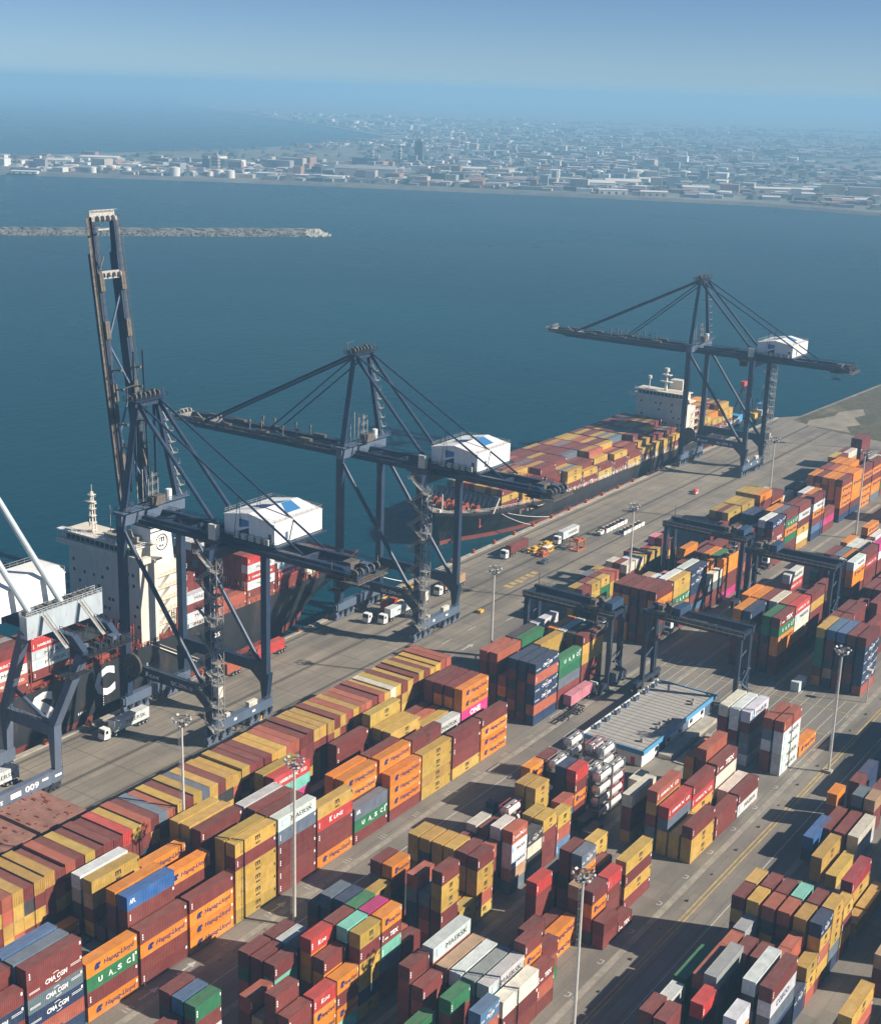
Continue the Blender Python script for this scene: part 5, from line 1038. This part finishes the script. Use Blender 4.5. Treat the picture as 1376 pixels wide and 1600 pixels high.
fn = MB(); fn.quadbox([(101, 98.6, 34), (110, 98.6, 34), (110, 107, 34), (101, 107, 34), (101.8, 98.9, 46.6), (109, 98.9, 46.6), (109, 106.4, 46.6), (101.8, 106.4, 46.6)]); f_ = fn.build('funnel', M['white'], a)
b = MB(); b.box(101.4, 98.5, 45.2, 109.4, 106.8, 45.6); b.box(101.4, 98.6, 43.9, 109.4, 98.62, 44.2); [b.tube((103+2*q, 103, 46), (103+2*q, 103, 49.6), .55, n=8) for q in range(3)]; b.build('funnel_top', M['dark'], f_)
p = Print(); p.arc(0, 0, 2.1, .28, 0, 360, 30, 0, .95)
for i in range(3): p.rect(-1.0+i*.85, .1, -.7+i*.85, 1.3)
p.rect(-1.0, 1.1, 1.0, 1.4); p.text('sc', -1.1, -1.2, .9, 2.2); o = link('funnel_emblem', p.mesh([M['print_black']]), f_, (105.6, 98.62, 40.6)); o.rotation_euler.x = R(-1.4)
b = MB()
for z in (17, 20.5, 24, 27.5, 31): b.box(102.5, 97.7, z, 114, 99, z+.2); b.rail([(102.5, 97.7, z+.2), (114, 97.7, z+.2)], 1.1, .08, 1.5); b.beam((104, 98.2, z-3.4), (108, 98.2, z), .7, .12)
b.build('side_gallery', M['offwhite'], a)
p = Print(); 
for ch, x in (('M', 33), ('S', 57), ('C', 78)): q_ = Print(); q_.text(ch, 0, 0, 7.4, 7.2, 0, 0, .06); link('hull_letter', q_.mesh([M['print_white']]), e, (x, 97.02, 4.2))
p.text('25', 124, 7.0, 1.3, 2.4); p.text('(T)', 121, 3.0, 1.6, 3.8); p.rect(97, 2, 97.5, 8)
for i in range(5): p.rect(72+i*.6, 1.2+i*.1, 72.3+i*.6, 1.9)
for i in range(8): p.rect(80.6, .3+i*.7, 81.0, .6+i*.7)
link('draught_mark', p.mesh([M['print_white']]), e, (0, 97.02, 0))
b = MB(); b.beam((99, 97.4, 12.8), (116, 96.2, 2.4), 1.0, .25); [b.beam((99, 97.4+q, 13.8), (116, 96.2+q, 3.4), .1, .1) for q in (-.5, .5)]; b.build('gangway', M['offwhite'], e)
# far ship, bow towards us
e = empty('container_ship', (0, 0, 0), 'far container ship, bow towards the camera, deck full of yellow and maroon boxes', 'ship')
ST2 = [(258.5, .6, .3, 11.2, -4), (262, 5, .9, 11, -3.6), (268, 10.5, 2.6, 10.8, -2.5), (276, 14.2, 5.6, 10.4, -1), (286, 15.8, 9.2, 9.8, 0), (299, 16, 12.8, 8.4, 0), (318, 16, 15.6, 6.6, 0), (340, 16, 16, 5.6, 0), (420, 16, 16, 4.6, 0), (480, 16, 15.6, 4.4, 0), (500, 15.5, 13, 4.6, 2), (514, 14, 8, 4.8, 6)]
hull(e, ST2, -1.0, (M['hull'], M['boot'], M['deck']), 112.3)
b = MB(); b.rail([(x, 112.3-hd+.2, zd) for x, hd, hw, zd, _ in ST2[1:]], 1.1, .09, 1.8); b.rail([(x, 112.3+hd-.2, zd) for x, hd, hw, zd, _ in ST2[:5]], 1.1, .09, 1.8); b.build('deck_railing', M['offwhite'], e)
b = MB()
for i in range(13): b.box(281, 98.2+i*2.2, 9.4, 281.5, 100.3+i*2.2, 14.6); b.beam((281, 99+i*2.2, 14.4), (277.6, 99+i*2.2, 9.6), .18, .3)
b.build('breakwater_plate', M['crane_pale'], e); MB().beam((277, 97.8, 9.2), (281.2, 97.8, 14.4), .4, .5).build('breakwater_strut', M['offwhite'], e)
for x, y in ((270, 108), (270, 112), (270, 117), (274, 104), (274, 109), (274, 115), (274, 121)): b = MB(); b.tube((x, y-1.2, 11), (x, y+1.2, 11), 1.0, n=10); b.tube((x, y-1.4, 11), (x, y-1.2, 11), 1.5, n=10); b.tube((x, y+1.2, 11), (x, y+1.4, 11), 1.5, n=10); b.box(x-1.4, y-.6, 9.6, x+1.4, y+.6, 10.4); b.build('mooring_winch', M['oxide'], e)
b = MB(); b.beam((264, 112.3, 10), (264, 112.3, 17), .35, .35); b.box(261.5, 111.6, 10.4, 262.5, 113, 11.6); b.build('fore_mast', M['offwhite'], e)
b = MB(); b.beam((272.4, 100.9, 4.6), (272.4, 100.9, 7.6), .5, .6); b.beam((271.2, 100.4, 4.6), (273.6, 101.0, 4.6), .5, .6); b.build('anchor', M['oxide'], e)
for x in (295.4, 317.2, 330.8, 344.4, 358, 371.6, 385.2, 398.8, 412.4, 426, 439.6, 474.7, 488.3): lash(e, x, 96.8, 126, 5.0, 10, M['deck'])
b = MB()
for i in range(150): x = rnd.uniform(300, 505); b.box(x, 96.5, 5.2, x+rnd.uniform(.3, .9), 97.2, 5.2+rnd.uniform(.8, 2.0)); b.beam((x, 96.6, 5.2), (x+.9, 96.6, 7.4), .12, .12)
b.build('deck_fitting', M['offwhite'], e)
ac = MB(); ac.box(443, 97.4, 4, 449.5, 122.5, 25); ac.box(449.5, 99, 4, 459, 121, 21); a = ac.build('accommodation', M['offwhite'], e); ports(a, 443, [98.6+1.9*k for k in range(12)], [14, 17, 20, 23])
b = MB(); b.box(441.8, 95, 25, 450, 126.5, 25.6); b.box(442.4, 98, 25.6, 450, 122, 28.6); b.box(441.8, 95, 25.6, 442.2, 126.5, 26.8); b.box(441.6, 97, 28.6, 450.6, 123, 28.9); b.rail([(441.8, 97, 28.9), (441.8, 123, 28.9)], 1.1, .1, 2); b.build('bridge', M['offwhite'], a)
[MB().box(442.34, 98.6+1.9*k, 26.8, 442.42, 100.2+1.9*k, 28.2).build('bridge_window', M['glass'], a) for k in range(12)]
b = MB(); b.tube((446, 109, 28.9), (446, 109, 38), .8, .6, n=8); b.box(444.6, 106.6, 36.2, 447.4, 111.4, 36.5); b.tube((446, 109, 38), (446, 109, 39.6), 1.3, 1.1, n=12); b.tube((446, 117.5, 28.9), (446, 117.5, 33.6), .25, n=6); b.tube((446, 117.5, 33.6), (446, 117.5, 35), .9, n=10); b.box(444.5, 106, 33, 447, 112, 33.3); b.build('radar_mast', M['offwhite'], a)
fn = MB(); fn.quadbox([(452, 103, 21), (458, 103, 21), (458, 111, 21), (452, 111, 21), (452.5, 103.5, 33), (457, 103.5, 33), (457, 110, 33), (452.5, 110, 33)]); fn.build('funnel', M['offwhite'], a)
b = MB()
for z in (8, 11.5, 15, 18.5): b.box(449.5, 97.4, z, 460, 98.8, z+.2); b.rail([(449.5, 97.4, z+.2), (460, 97.4, z+.2)], 1.1, .09, 1.5); b.beam((451, 98, z-3.4), (455, 98, z), .7, .12)
b.build('side_gallery', M['offwhite'], a)
# mooring lines
for i, (p0, p1, lb) in enumerate(((((281, 98.4), 9.4), (312.5, 93, .8), "pale mooring line from the far ship's bow to a bollard, longer one"), (((281, 98.4), 9.2), (298.3, 93, .8), "pale mooring line from the far ship's bow to a bollard, steeper one"), (((190, 103), 12), (213, 93, .8), 'slack mooring line from the near ship stern to quay'))):
    b = MB(); a = Vector((p0[0][0], p0[0][1], p0[1])); c = Vector(p1); pts = []
    for k in range(9): t_ = k/8; q = a.lerp(c, t_); q.z -= 4*t_*(1-t_)*.9; pts.append(q)
    for u_, v_ in zip(pts, pts[1:]): b.tube(u_, v_, .11, n=5)
    tag(b.build('mooring_line', M['pole']), lb, 'rope')
# tug behind the stern
e = empty('tug_boat', (553, 103, WZ), 'small dark workboat with yellow gear moored past the quay end', 'boat')
b = MB(); P = [(-13, -4), (6, -4), (11, -2.4), (13.5, 0), (11, 2.4), (6, 4), (-13, 4)]; b.prism(P, -1.5, 2.6); b.build('hull', M['hull'], e)
MB().box(-3, -2.6, 2.6, 6, 2.6, 5.6).build('deckhouse', M['offwhite'], e); MB().box(0, -2, 5.6, 5, 2, 8.4).build('wheelhouse', M['trim_blue'], e)
b = MB(); b.beam((2, 0, 8.4), (2, 0, 15), .25, .25); b.beam((-8, 0, 2.6), (-11, 0, 13), .5, .5); b.beam((-8, 0, 6), (-4, 0, 12), .3, .3); b.build('mast', M['dark'], e); b = MB(); b.box(-11, -2, 2.6, -7, 2, 5); b.beam((-9, 0, 5), (-14, -4, 9), .5, .6); b.build('deck_crane', M['yellow'], e); MB().box(7, -1.4, 2.6, 9.5, 1.4, 4.2).build('towing_winch', M['red'], e)
e = empty('floating_crane', (538, 108, WZ), 'dark barge with red topped derrick just behind the far stern', 'boat')
MB().box(-11, -5, -1, 11, 5, 2).build('pontoon', M['dark'], e); b = MB()
for s in (-1, 1):
    b.beam((-6, s*2.4, 2), (2, 0, 21), .5, .5); b.beam((6, s*2.4, 2), (2, 0, 21), .5, .5)
for z in (6, 11, 16): b.box(-3, -1.6, z, 5, 1.6, z+.25)
b.build('derrick', M['dark'], e); MB().box(0, -1.2, 19.6, 4, 1.2, 22).build('head_block', M['red'], e); MB().box(-9, -3, 2, -3, 3, 5.6).build('deckhouse', M['trim_blue'], e)

# ---------------------------------------------------------------- warehouse
e = empty('warehouse', (0, 0, 0), 'long low warehouse with grey flat roof and bright blue fascia', 'warehouse')
X0, X1, Y0, Y1, H = 138.6, 181.5, -33.9, -17.6, 4.6
b = MB(); b.box(X0, Y0, 0, X1, Y1, H-.9); wl = b.build('wall', M['white'], e)
b = MB(); b.box(X0-.5, Y0-.5, H-.9, X1+.5, Y1+.4, H-.12); b.build('roof', M['roofgrey'], e)
b = MB(); b.box(X0-.7, Y0-.72, H-1.0, X1+1.6, Y0-.42, H+.25); b.box(X0-.72, Y0-.42, H-1.0, X0-.44, Y1+.3, H+.25); b.box(X1+.5, Y0-.42, H-.9, X1+.75, Y1+.3, H+.2); b.build('fascia', M['trim_blue'], e)
b = MB(); b.box(X0-.42, Y1+.3, H-.2, X1+.5, Y1+.6, H+.3); b.build('parapet', M['white'], e)
b = MB()
for i in range(22): x = X0+.4+i*1.95; b.box(x, Y0-.4, H-.12, x+.08, Y1+.28, H-.04)
b.build('roof_seam', M['roofgrey'], e)
for i in range(7):
    x = X0+4+i*5.6; b = MB(); [b.box(x+q*1.3, Y1-1.2, H-.1, x+q*1.3+.9, Y1-.5, H+1.0) or b.tube((x+q*1.3+.45, Y1-1.24, H+.45), (x+q*1.3+.45, Y1-1.2, H+.45), .34, n=10) for q in range(2)]; b.build('air_conditioner', M['crane_pale'], e)
for x, y in ((172, Y0+1.6), (174, Y0+2.2), (152, Y0+2.4), (155, Y0+3), (158, Y0+1.8), (143, Y0+2.2)): MB().box(x, y, H-.1, x+1, y+.7, H+.9).build('roof_vent', M['steel'], e)
for i in range(6):
    x = X0+3+i*7; MB().box(x, Y0-.06, 0, x+3.6, Y0-.01, 3.0).build('door', M['crane_pale'] if i % 2 else M['white'], e)
    MB().box(x+4.4, Y0-.05, 1.4, x+6.2, Y0-.01, 2.6).build('window', M['glass'], e)
for y in (-32, -27, -22): MB().box(X0-.06, y, 0, X0-.01, y+1.2, 2.2).build('door', M['red'], e)
b = MB(); b.box(X0+8, Y0-4.2, 0, X1-6, Y0-.8, 1.1); b.build('loading_dock', M['slab'], e)
for x0 in (146, 158):
    o = MB().box(x0, -42.6, 0, x0+9, -39.2, .35).build('concrete_slab', M['slab']); tag(o, 'pale concrete slab on the yard %s the warehouse loading dock' % ('nearer to' if x0 == 146 else 'farther along'), 'slab')

# ---------------------------------------------------------------- high-mast lights
def mast_light(x, y, h, label):
    e = empty('light_mast', (x, y, 0), label, 'light mast', 'tall floodlight masts across the terminal')
    b = MB(); b.tube((0, 0, .6), (0, 0, h), .36, .2, n=10); b.build('pole', M['pole'], e); MB().box(-.9, -.9, 0, .9, .9, .7).build('plinth', M['slab'], e)
    b = MB()
    for zz in range(4, int(h)-1, 1): b.beam((-.75, -.1, zz), (-.75, .1+.2, zz), .05, .05, up=(1, 0, 0))
    for y_ in (-.15, .25): b.beam((-.75, y_, 3), (-.75, y_, h-1), .05, .05)
    for zz in range(4, int(h)-2, 3): b.beam((-.75, 0, zz), (0, 0, zz), .06, .06); b.beam((-.95, -.3, zz), (-.95, .4, zz), .05, .05)
    b.build('ladder', M['steel'], e)
    b = MB(); n = 16
    for r_, z in ((1.7, h-.1), (.6, h+.3), (1.2, h-1.3)):
        for i in range(n): a = 6.2832*i/n; c = 6.2832*(i+1)/n; b.beam((r_*math.cos(a), r_*math.sin(a), z), (r_*math.cos(c), r_*math.sin(c), z), .09, .09)
    for i in range(8): a = .785*i; b.beam((.2*math.cos(a), .2*math.sin(a), h), (1.7*math.cos(a), 1.7*math.sin(a), h-.1), .07, .07); b.beam((.2*math.cos(a), .2*math.sin(a), h-1.5), (1.2*math.cos(a), 1.2*math.sin(a), h-1.3), .07, .07)
    b.tube((0, 0, h-1.8), (0, 0, h-1.0), .55, n=8); b.build('head_frame', M['dirty'], e)
    rl = random.Random(int(x*7+y))
    for i in range(14):
        a = 6.2832*i/14+rl.uniform(-.15, .15); rr = 1.75 if i % 2 else 1.25; d = Vector((math.cos(a), math.sin(a), 0)); c = d*rr+Vector((0, 0, h+(.05 if i % 2 else -.95)+rl.uniform(-.15, .15))); u = Vector((-d.y, d.x, 0))*.3; w_ = (d*rl.uniform(.3, .5)+Vector((0, 0, rl.uniform(.3, .55))))*.9; f = d*.26+Vector((0, 0, -.24))
        m_ = MB(); m_.quadbox([c-u-w_*.5, c+u-w_*.5, c+u-w_*.5+f, c-u-w_*.5+f, c-u+w_*.5, c+u+w_*.5, c+u+w_*.5+f, c-u+w_*.5+f]); m_.build('floodlight', M['lens'] if i % 3 else M['steel'], e)
for x, y, h, lb in ((32.6, -9.6, 36.6, 'pale light mast standing in the lane beside the near stacks'), (165.3, -72.8, 33.4, 'pale light mast at the right, by the white stack road'), (31.5, 19.3, 37.6, 'pale light mast rising in front of the crosswise row'), (159.5, 24.4, 34.8, 'thin light mast on the quayside left of first yard gantry'), (241.5, 22.6, 34.8, 'light mast beside the cream containers near quayside'), (363, 22.6, 34.8, 'distant light mast near the farthest quay crane'), (366, -12.4, 34.8, 'distant light mast by the orange wall of containers'), (33.2, -73.0, 34.6, 'nearest light mast at the bottom of the yellow-lined road'), (520, 20, 34, 'faint light mast far off at the scrubland edge')): mast_light(x, y, h, lb)
e = empty('camera_pole', (170.2, -69.2, 0), 'short camera pole right of the tall light mast', 'pole')
e.location = (214, -66.5, 0); MB().tube((0, 0, 0), (0, 0, 9), .16, n=8).build('pole', M['pole'], e); MB().box(-.7, -.7, 9, .7, .7, 10).build('camera_box', M['pole'], e)

# ---------------------------------------------------------------- vehicles
WM = {}
def wheel_mesh(r=.52, w_=.34):
    if (r, w_) not in WM:
        b = MB(); b.tube((0, -w_/2, 0), (0, w_/2, 0), r, n=14); b.tube((0, -w_/2-.02, 0), (0, w_/2+.02, 0), r*.5, n=8, mi=1); WM[r, w_] = b.mesh('wheel', [M['tyre'], M['steel']])
    return WM[r, w_]
def truck(x, y, rz, label, cargo=None, cab_mat='white', trailer=True, cab=True, cl=None):
    """terminal tractor facing -x with a skeletal trailer behind; x, y: middle of the load"""
    if cab:
        e = empty('terminal_tractor', (x, y, 0), label, 'lorry', 'lorries on the quay', rz)
        c = MB(); c.quadbox([(-9.6, -1.2, 1.0), (-7.6, -1.2, 1.0), (-7.6, 1.2, 1.0), (-9.6, 1.2, 1.0), (-9.3, -1.15, 3.2), (-7.6, -1.15, 3.2), (-7.6, 1.15, 3.2), (-9.3, 1.15, 3.2)]); c.box(-9.7, -1.22, .55, -7.6, 1.22, 1.0); c = c.build('cab', M[cab_mat], e)
        MB().quadbox([(-9.56, -1.0, 1.9), (-9.5, -1.0, 1.9), (-9.5, 1.0, 1.9), (-9.56, 1.0, 1.9), (-9.40, -1.0, 2.95), (-9.3, -1.0, 2.95), (-9.3, 1.0, 2.95), (-9.40, 1.0, 2.95)]).build('windscreen', M['glass'], c)
        for s in (-1, 1): MB().box(-9.1, s*1.21-.02, 1.9, -8.2, s*1.21+.02, 2.8).build('side_window', M['glass'], c); MB().box(-9.72, s*.8-.2, .7, -9.68, s*.8+.2, .95).build('headlight', M['lens'], c)
        MB().box(-9.4, -.5, .6, -3.6, .5, 1.05).build('chassis', M['dark'], e); MB().box(-7.4, -.9, 1.1, -6.9, .9, 2.4).build('exhaust_rack', M['steel'], e)
        for xx in (-8.6, -5.6, -4.3):
            for s in (-1, 1): link('wheel', wheel_mesh(), e, (xx, s*1.0, .52))
    if trailer:
        g = 'skeletal trailers'
        e2 = empty('trailer', (x, y, 0), cl or ('bare skeletal trailer under the load of '+label)[:88], 'trailer', g, rz)
        b = MB(); [b.box(-6.2, s*.55-.12, 1.05, 6.2, s*.55+.12, 1.38) for s in (-1, 1)]; [b.box(q-.12, -1.2, 1.1, q+.12, 1.2, 1.4) for q in (-6, -3, 0, 3, 6)]; b.build('frame', M['dark'], e2)
        for xx in (2.6, 3.9, 5.2):
            for s in (-1, 1): link('wheel', wheel_mesh(), e2, (xx, s*1.0, .52))
        MB().box(-2.4, -.8, 0, -2.1, -.6, 1.05).build('landing_leg', M['dark'], e2); MB().box(-2.4, .6, 0, -2.1, .8, 1.05).build('landing_leg', M['dark'], e2)
    if cargo:
        for col, pr, L, dx, lb in cargo:
            o = link('shipping_container', BODY[L]); cc = PAL[col]+(1,); o.color = cc; o.location = (x+dx*math.cos(rz), y+dx*math.sin(rz), 1.4); o.rotation_euler.z = rz; tag(o, lb, 'container', 'containers riding on lorries')
            for s_ in (1, -1): d = link('door', DOOR, o, (-L/2+.05, 0, 0)); d.scale = (1, s_, 1); d.color = cc
            if pr: link('lettering', lettering(pr, L), o, (0, -CW/2-.008, 0))
truck(76.6, 83.0, 0, 'white lorry hauling a pale container past the crane legs', [('w', 'M', L40, 0, 'pale blue-white lettered container on the lorry left of crane 10')], cl='skeletal trailer under the pale lettered container by crane 10')
truck(184.5, 80.6, 0, 'white lorry with red load, left one of pair under crane', [('r', '', L20, 3, 'bright red short container on left lorry under the middle crane')], cl='skeletal trailer under the red load below the middle crane')
truck(186.8, 76.2, 0, 'white lorry with pale box, right one of pair under crane', [('w', 'M', L40, 0, 'pale lettered container on right lorry under the middle crane')], cl='skeletal trailer under the pale box below the middle crane')
truck(219.5, 77.4, 0, 'white lorry with tan load beyond the middle crane', [('u', '', L40, 0, 'tan container on the lorry just past the middle crane')], cl='skeletal trailer under the tan box past the middle crane')
truck(266.5, 80.6, 0, 'white lorry with maroon box waiting beside far bow', [('m', '', L40, 0, 'maroon container on lorry beside the stacked orange frames')], cl='skeletal trailer under the maroon box near the far bow')
truck(293.5, 74.2, 0, 'white lorry with white box, rightmost on the quay', [('w', 'M', L40, 0, 'white lettered container on the rightmost quay lorry')], cl='skeletal trailer under the white box, rightmost on the quay')
truck(34, 83.2, 0, 'lorry half hidden behind the crane marked 009', [('w', 'M', L40, 0, 'white lettered container behind the sill of the old crane')], cl='skeletal trailer behind the sill of the old crane')
truck(136.5, 86.5, 0, '', [('r', '', L40, -1, 'red container on trailer beside the black hull')], cab=False, cl='skeletal trailer carrying a red box beside the black hull')
truck(116, 86.0, 0, '', [('e', '', L20, 3, 'rust orange short container on trailer behind the crane leg')], cab=False, cl='skeletal trailer carrying a rust orange box behind crane leg')
truck(154, -4.9, 0, '', cab=False, cl='empty skeletal trailer parked beside the tall navy stack')
truck(163.5, -1.9, math.pi, 'white lorry carrying two faded pink boxes by the tall stack', [('P', '', L20, 3.1, 'faded pink container nearer the tall navy stack'), ('P', '', L20, -3.1, 'faded pink container nearer the yard gantry legs')], cl='skeletal trailer under two faded pink boxes')
truck(104, -16.6, 0, 'dark navy tractor parked in the shade by yellow boxes', None, 'logo_navy', False)
# car
e = empty('car', (263, 66.8, 0), 'dark saloon car driving along the quay beside orange frames', 'car', rz=.05)
b = MB(); b.quadbox([(-2.2, -.85, .35), (2.2, -.85, .35), (2.2, .85, .35), (-2.2, .85, .35), (-2.15, -.82, .9), (2.15, -.82, .9), (2.15, .82, .9), (-2.15, .82, .9)]); b.quadbox([(-1.5, -.78, .9), (1.7, -.78, .9), (1.7, .78, .9), (-1.5, .78, .9), (-.8, -.62, 1.45), (1.1, -.62, 1.45), (1.1, .62, 1.45), (-.8, .62, 1.45)]); b.build('body', flat('car_grey', (.10, .12, .15), .25, .4), e)
b = MB(); [b.box(-1.0, s*.73-.02, 1.0, 1.2, s*.73+.02, 1.32) for s in (-1, 1)]; b.build('side_window', M['glass'], e)
for xx in (-1.4, 1.4):
    for s in (-1, 1): link('wheel', wheel_mesh(.33, .24), e, (xx, s*.78, .33))
# forklift, flat racks, spreader frames
e = empty('forklift', (306, 67, 0), 'small white forklift truck beside the rows of pale flat racks', 'forklift')
b = MB(); b.box(-1.6, -.9, .4, 1.2, .9, 1.5); b.box(.4, -.85, 1.5, 1.3, .85, 1.9); b.build('body', M['white'], e); b = MB(); [b.beam((q, s*.8, 1.5), (q*.8, s*.75, 2.8), .1, .1) for q in (-1, 1) for s in (-1, 1)]; b.box(-1.1, -.85, 2.8, 1.1, .85, 2.9); b.build('cage', M['dark'], e); b = MB(); [b.beam((-1.8, s*.4, .1), (-1.8, s*.4, 3.4), .14, .14) for s in (-1, 1)]; b.box(-3.2, -.6, .1, -1.8, -.4, .2); b.box(-3.2, .4, .1, -1.8, .6, .2); b.build('fork_mast', M['dark'], e)
for xx in (-1, 1):
    for s in (-1, 1): link('wheel', wheel_mesh(.42, .3), e, (xx, s*.85, .42))
for i, (x, y, lb) in enumerate(((318, 67.6, 'row of low pale flat racks with dark loads, left row'), (319.5, 60.8, 'row of low pale flat racks with dark loads, right row'))):
    e = empty('flat_rack', (x, y, 0), lb, 'flat rack', 'pale flat racks on the quay')
    for k in range(6): b = MB(); q = -8.5+k*3; b.box(q, -1.3, 0, q+2.5, -1.1, 1.5); b.box(q, 1.1, 0, q+2.5, 1.3, 1.5); b.box(q, -1.1, 0, q+2.5, 1.1, .5); b.build('side_wall', M['white'], e); b = MB(); b.box(q+.2, -.9, .5, q+1.0, .9, 1.7); b.box(q+1.3, -.9, .5, q+2.1, .9, 1.3); b.build('load', M['dark'] if (k+i) % 3 else M['oxide'], e)
def cage(x, y, L, Wd, h, mat, label, rz=0, z=0):
    e = empty('spreader_frame', (x, y, z), label, 'frame', 'lifting frames parked on the quay', rz); b = MB(); hx, hy = L/2, Wd/2
    for sx in (-1, 1):
        for sy in (-1, 1): b.beam((sx*hx, sy*hy, 0), (sx*hx, sy*hy, h), .35, .35)
    b.build('post', M[mat], e); b = MB()
    for z_ in (.2, h-.2):
        for s in (-1, 1): b.beam((-hx, s*hy, z_), (hx, s*hy, z_), .35, .4); b.beam((s*hx, -hy, z_), (s*hx, hy, z_), .35, .4)
    b.beam((-hx, -hy, .3), (0, -hy, h-.3), .2, .2); b.beam((hx, -hy, .3), (0, -hy, h-.3), .2, .2); b.box(-1, -hy*.6, h-.5, 1, hy*.6, h+.4); b.build('rail', M[mat], e)
cage(284.6, 65.4, 5.5, 3.2, 3.8, 'orange', 'tall orange open frame standing alone on the quay')
for x, y, L, h, mt, lb in ((272, 76.2, 6, 1.6, 'yellow', 'yellow lifting frame closest to the maroon lorry'), (276, 73, 4, 2.0, 'yellow', 'short yellow lifting frame behind the flat white plate'), (270, 71.6, 4, 1.5, 'orange', 'low orange lifting frame in front of yellow ones'), (281, 76.5, 5, 1.3, 'yellow', 'low yellow lifting frame at the right of the cluster'), (196, 85.5, 8, 2.2, 'yellow', 'yellow lifting frame behind the middle crane lorries'), (205, 86, 8, 2.6, 'yellow', 'yellow lifting frame at quay edge past middle crane'), (103, 60.6, 5, 1.2, 'yellow', 'yellow lifting frame at the foot of crane 10')): cage(x, y, L, 2.4, h, mt, lb)
o = MB().box(272.5, 71.5, 2.0, 277, 73.5, 2.3).build('cover_plate', M['white']); tag(o, 'flat white plate lying on the yellow lifting frames', 'plate')
for i, (x, y) in enumerate(((384, 63), (387, 64.4))): 
    e = empty('barrier', (x, y, 0), 'small %s barrier block alone on the far apron' % ('orange' if i else 'red and white'), 'barrier'); MB().box(-1.3, -.6, 0, 1.3, .6, 1.4).build('block', M['orange' if i else 'red'], e); MB().box(-1.32, -.62, .5, 1.32, .62, .9).build('band', M['white'], e)
# hatch covers lying on the quay
for x, n, lb in ((24.0, 0, 'rust red hatch cover on the quay nearest crane 009'), (9.6, 1, 'rust red hatch cover on the quay cut by left edge')):
    e = empty('hatch_cover', (x, 55.6, .07), lb, 'hatch cover', 'hatch covers laid on the quay'); 
    for k in range(2): MB().box(0, 0, k*1.3, 13.2, 15.5, k*1.3+1.15).build('panel', M['oxide_pale'] if 'oxide_pale' in M else M.setdefault('oxide_pale', flat('oxide_faded', (.25, .125, .095), .8, var=.25, scale=.35, rust=.35)), e)
    for q in range(30): xx = rnd.uniform(.5, 12.4); yy = rnd.uniform(.6, 14.6); MB().box(xx, yy, 2.45, xx+.4, yy+rnd.choice((.4, 1.4)), 2.62).build('lashing_socket', M['oxide'], e)
# quay furniture
BOL = MB(); BOL.box(-.6, -.4, 0, .6, .7, .7); BOL.tube((0, .1, .7), (0, .1, 1.3), .35, .55, n=10); bme = BOL.mesh('bollard', [M['orange']])
for k in range(-15, 19):
    o = link('bollard', bme, None, (255.8+14.2*k, 92.2, .28)); tag(o, 'orange bollard on the quay edge', 'bollard', 'orange bollards along the quay edge')
for x, y, lb in ((206, 57.5, 'yellow pallet crate on apron right of the middle crane'), (101, 62.2, 'yellow crate stack at the landside foot of crane 10')):
    e = empty('pallet_crate', (x, y, 0), lb, 'crate'); MB().box(-1, -.7, .15, 1, .7, 1.0).build('crate', M['yellow'], e); MB().box(-1.1, -.8, 0, 1.1, .8, .15).build('pallet', M['dirty'], e)
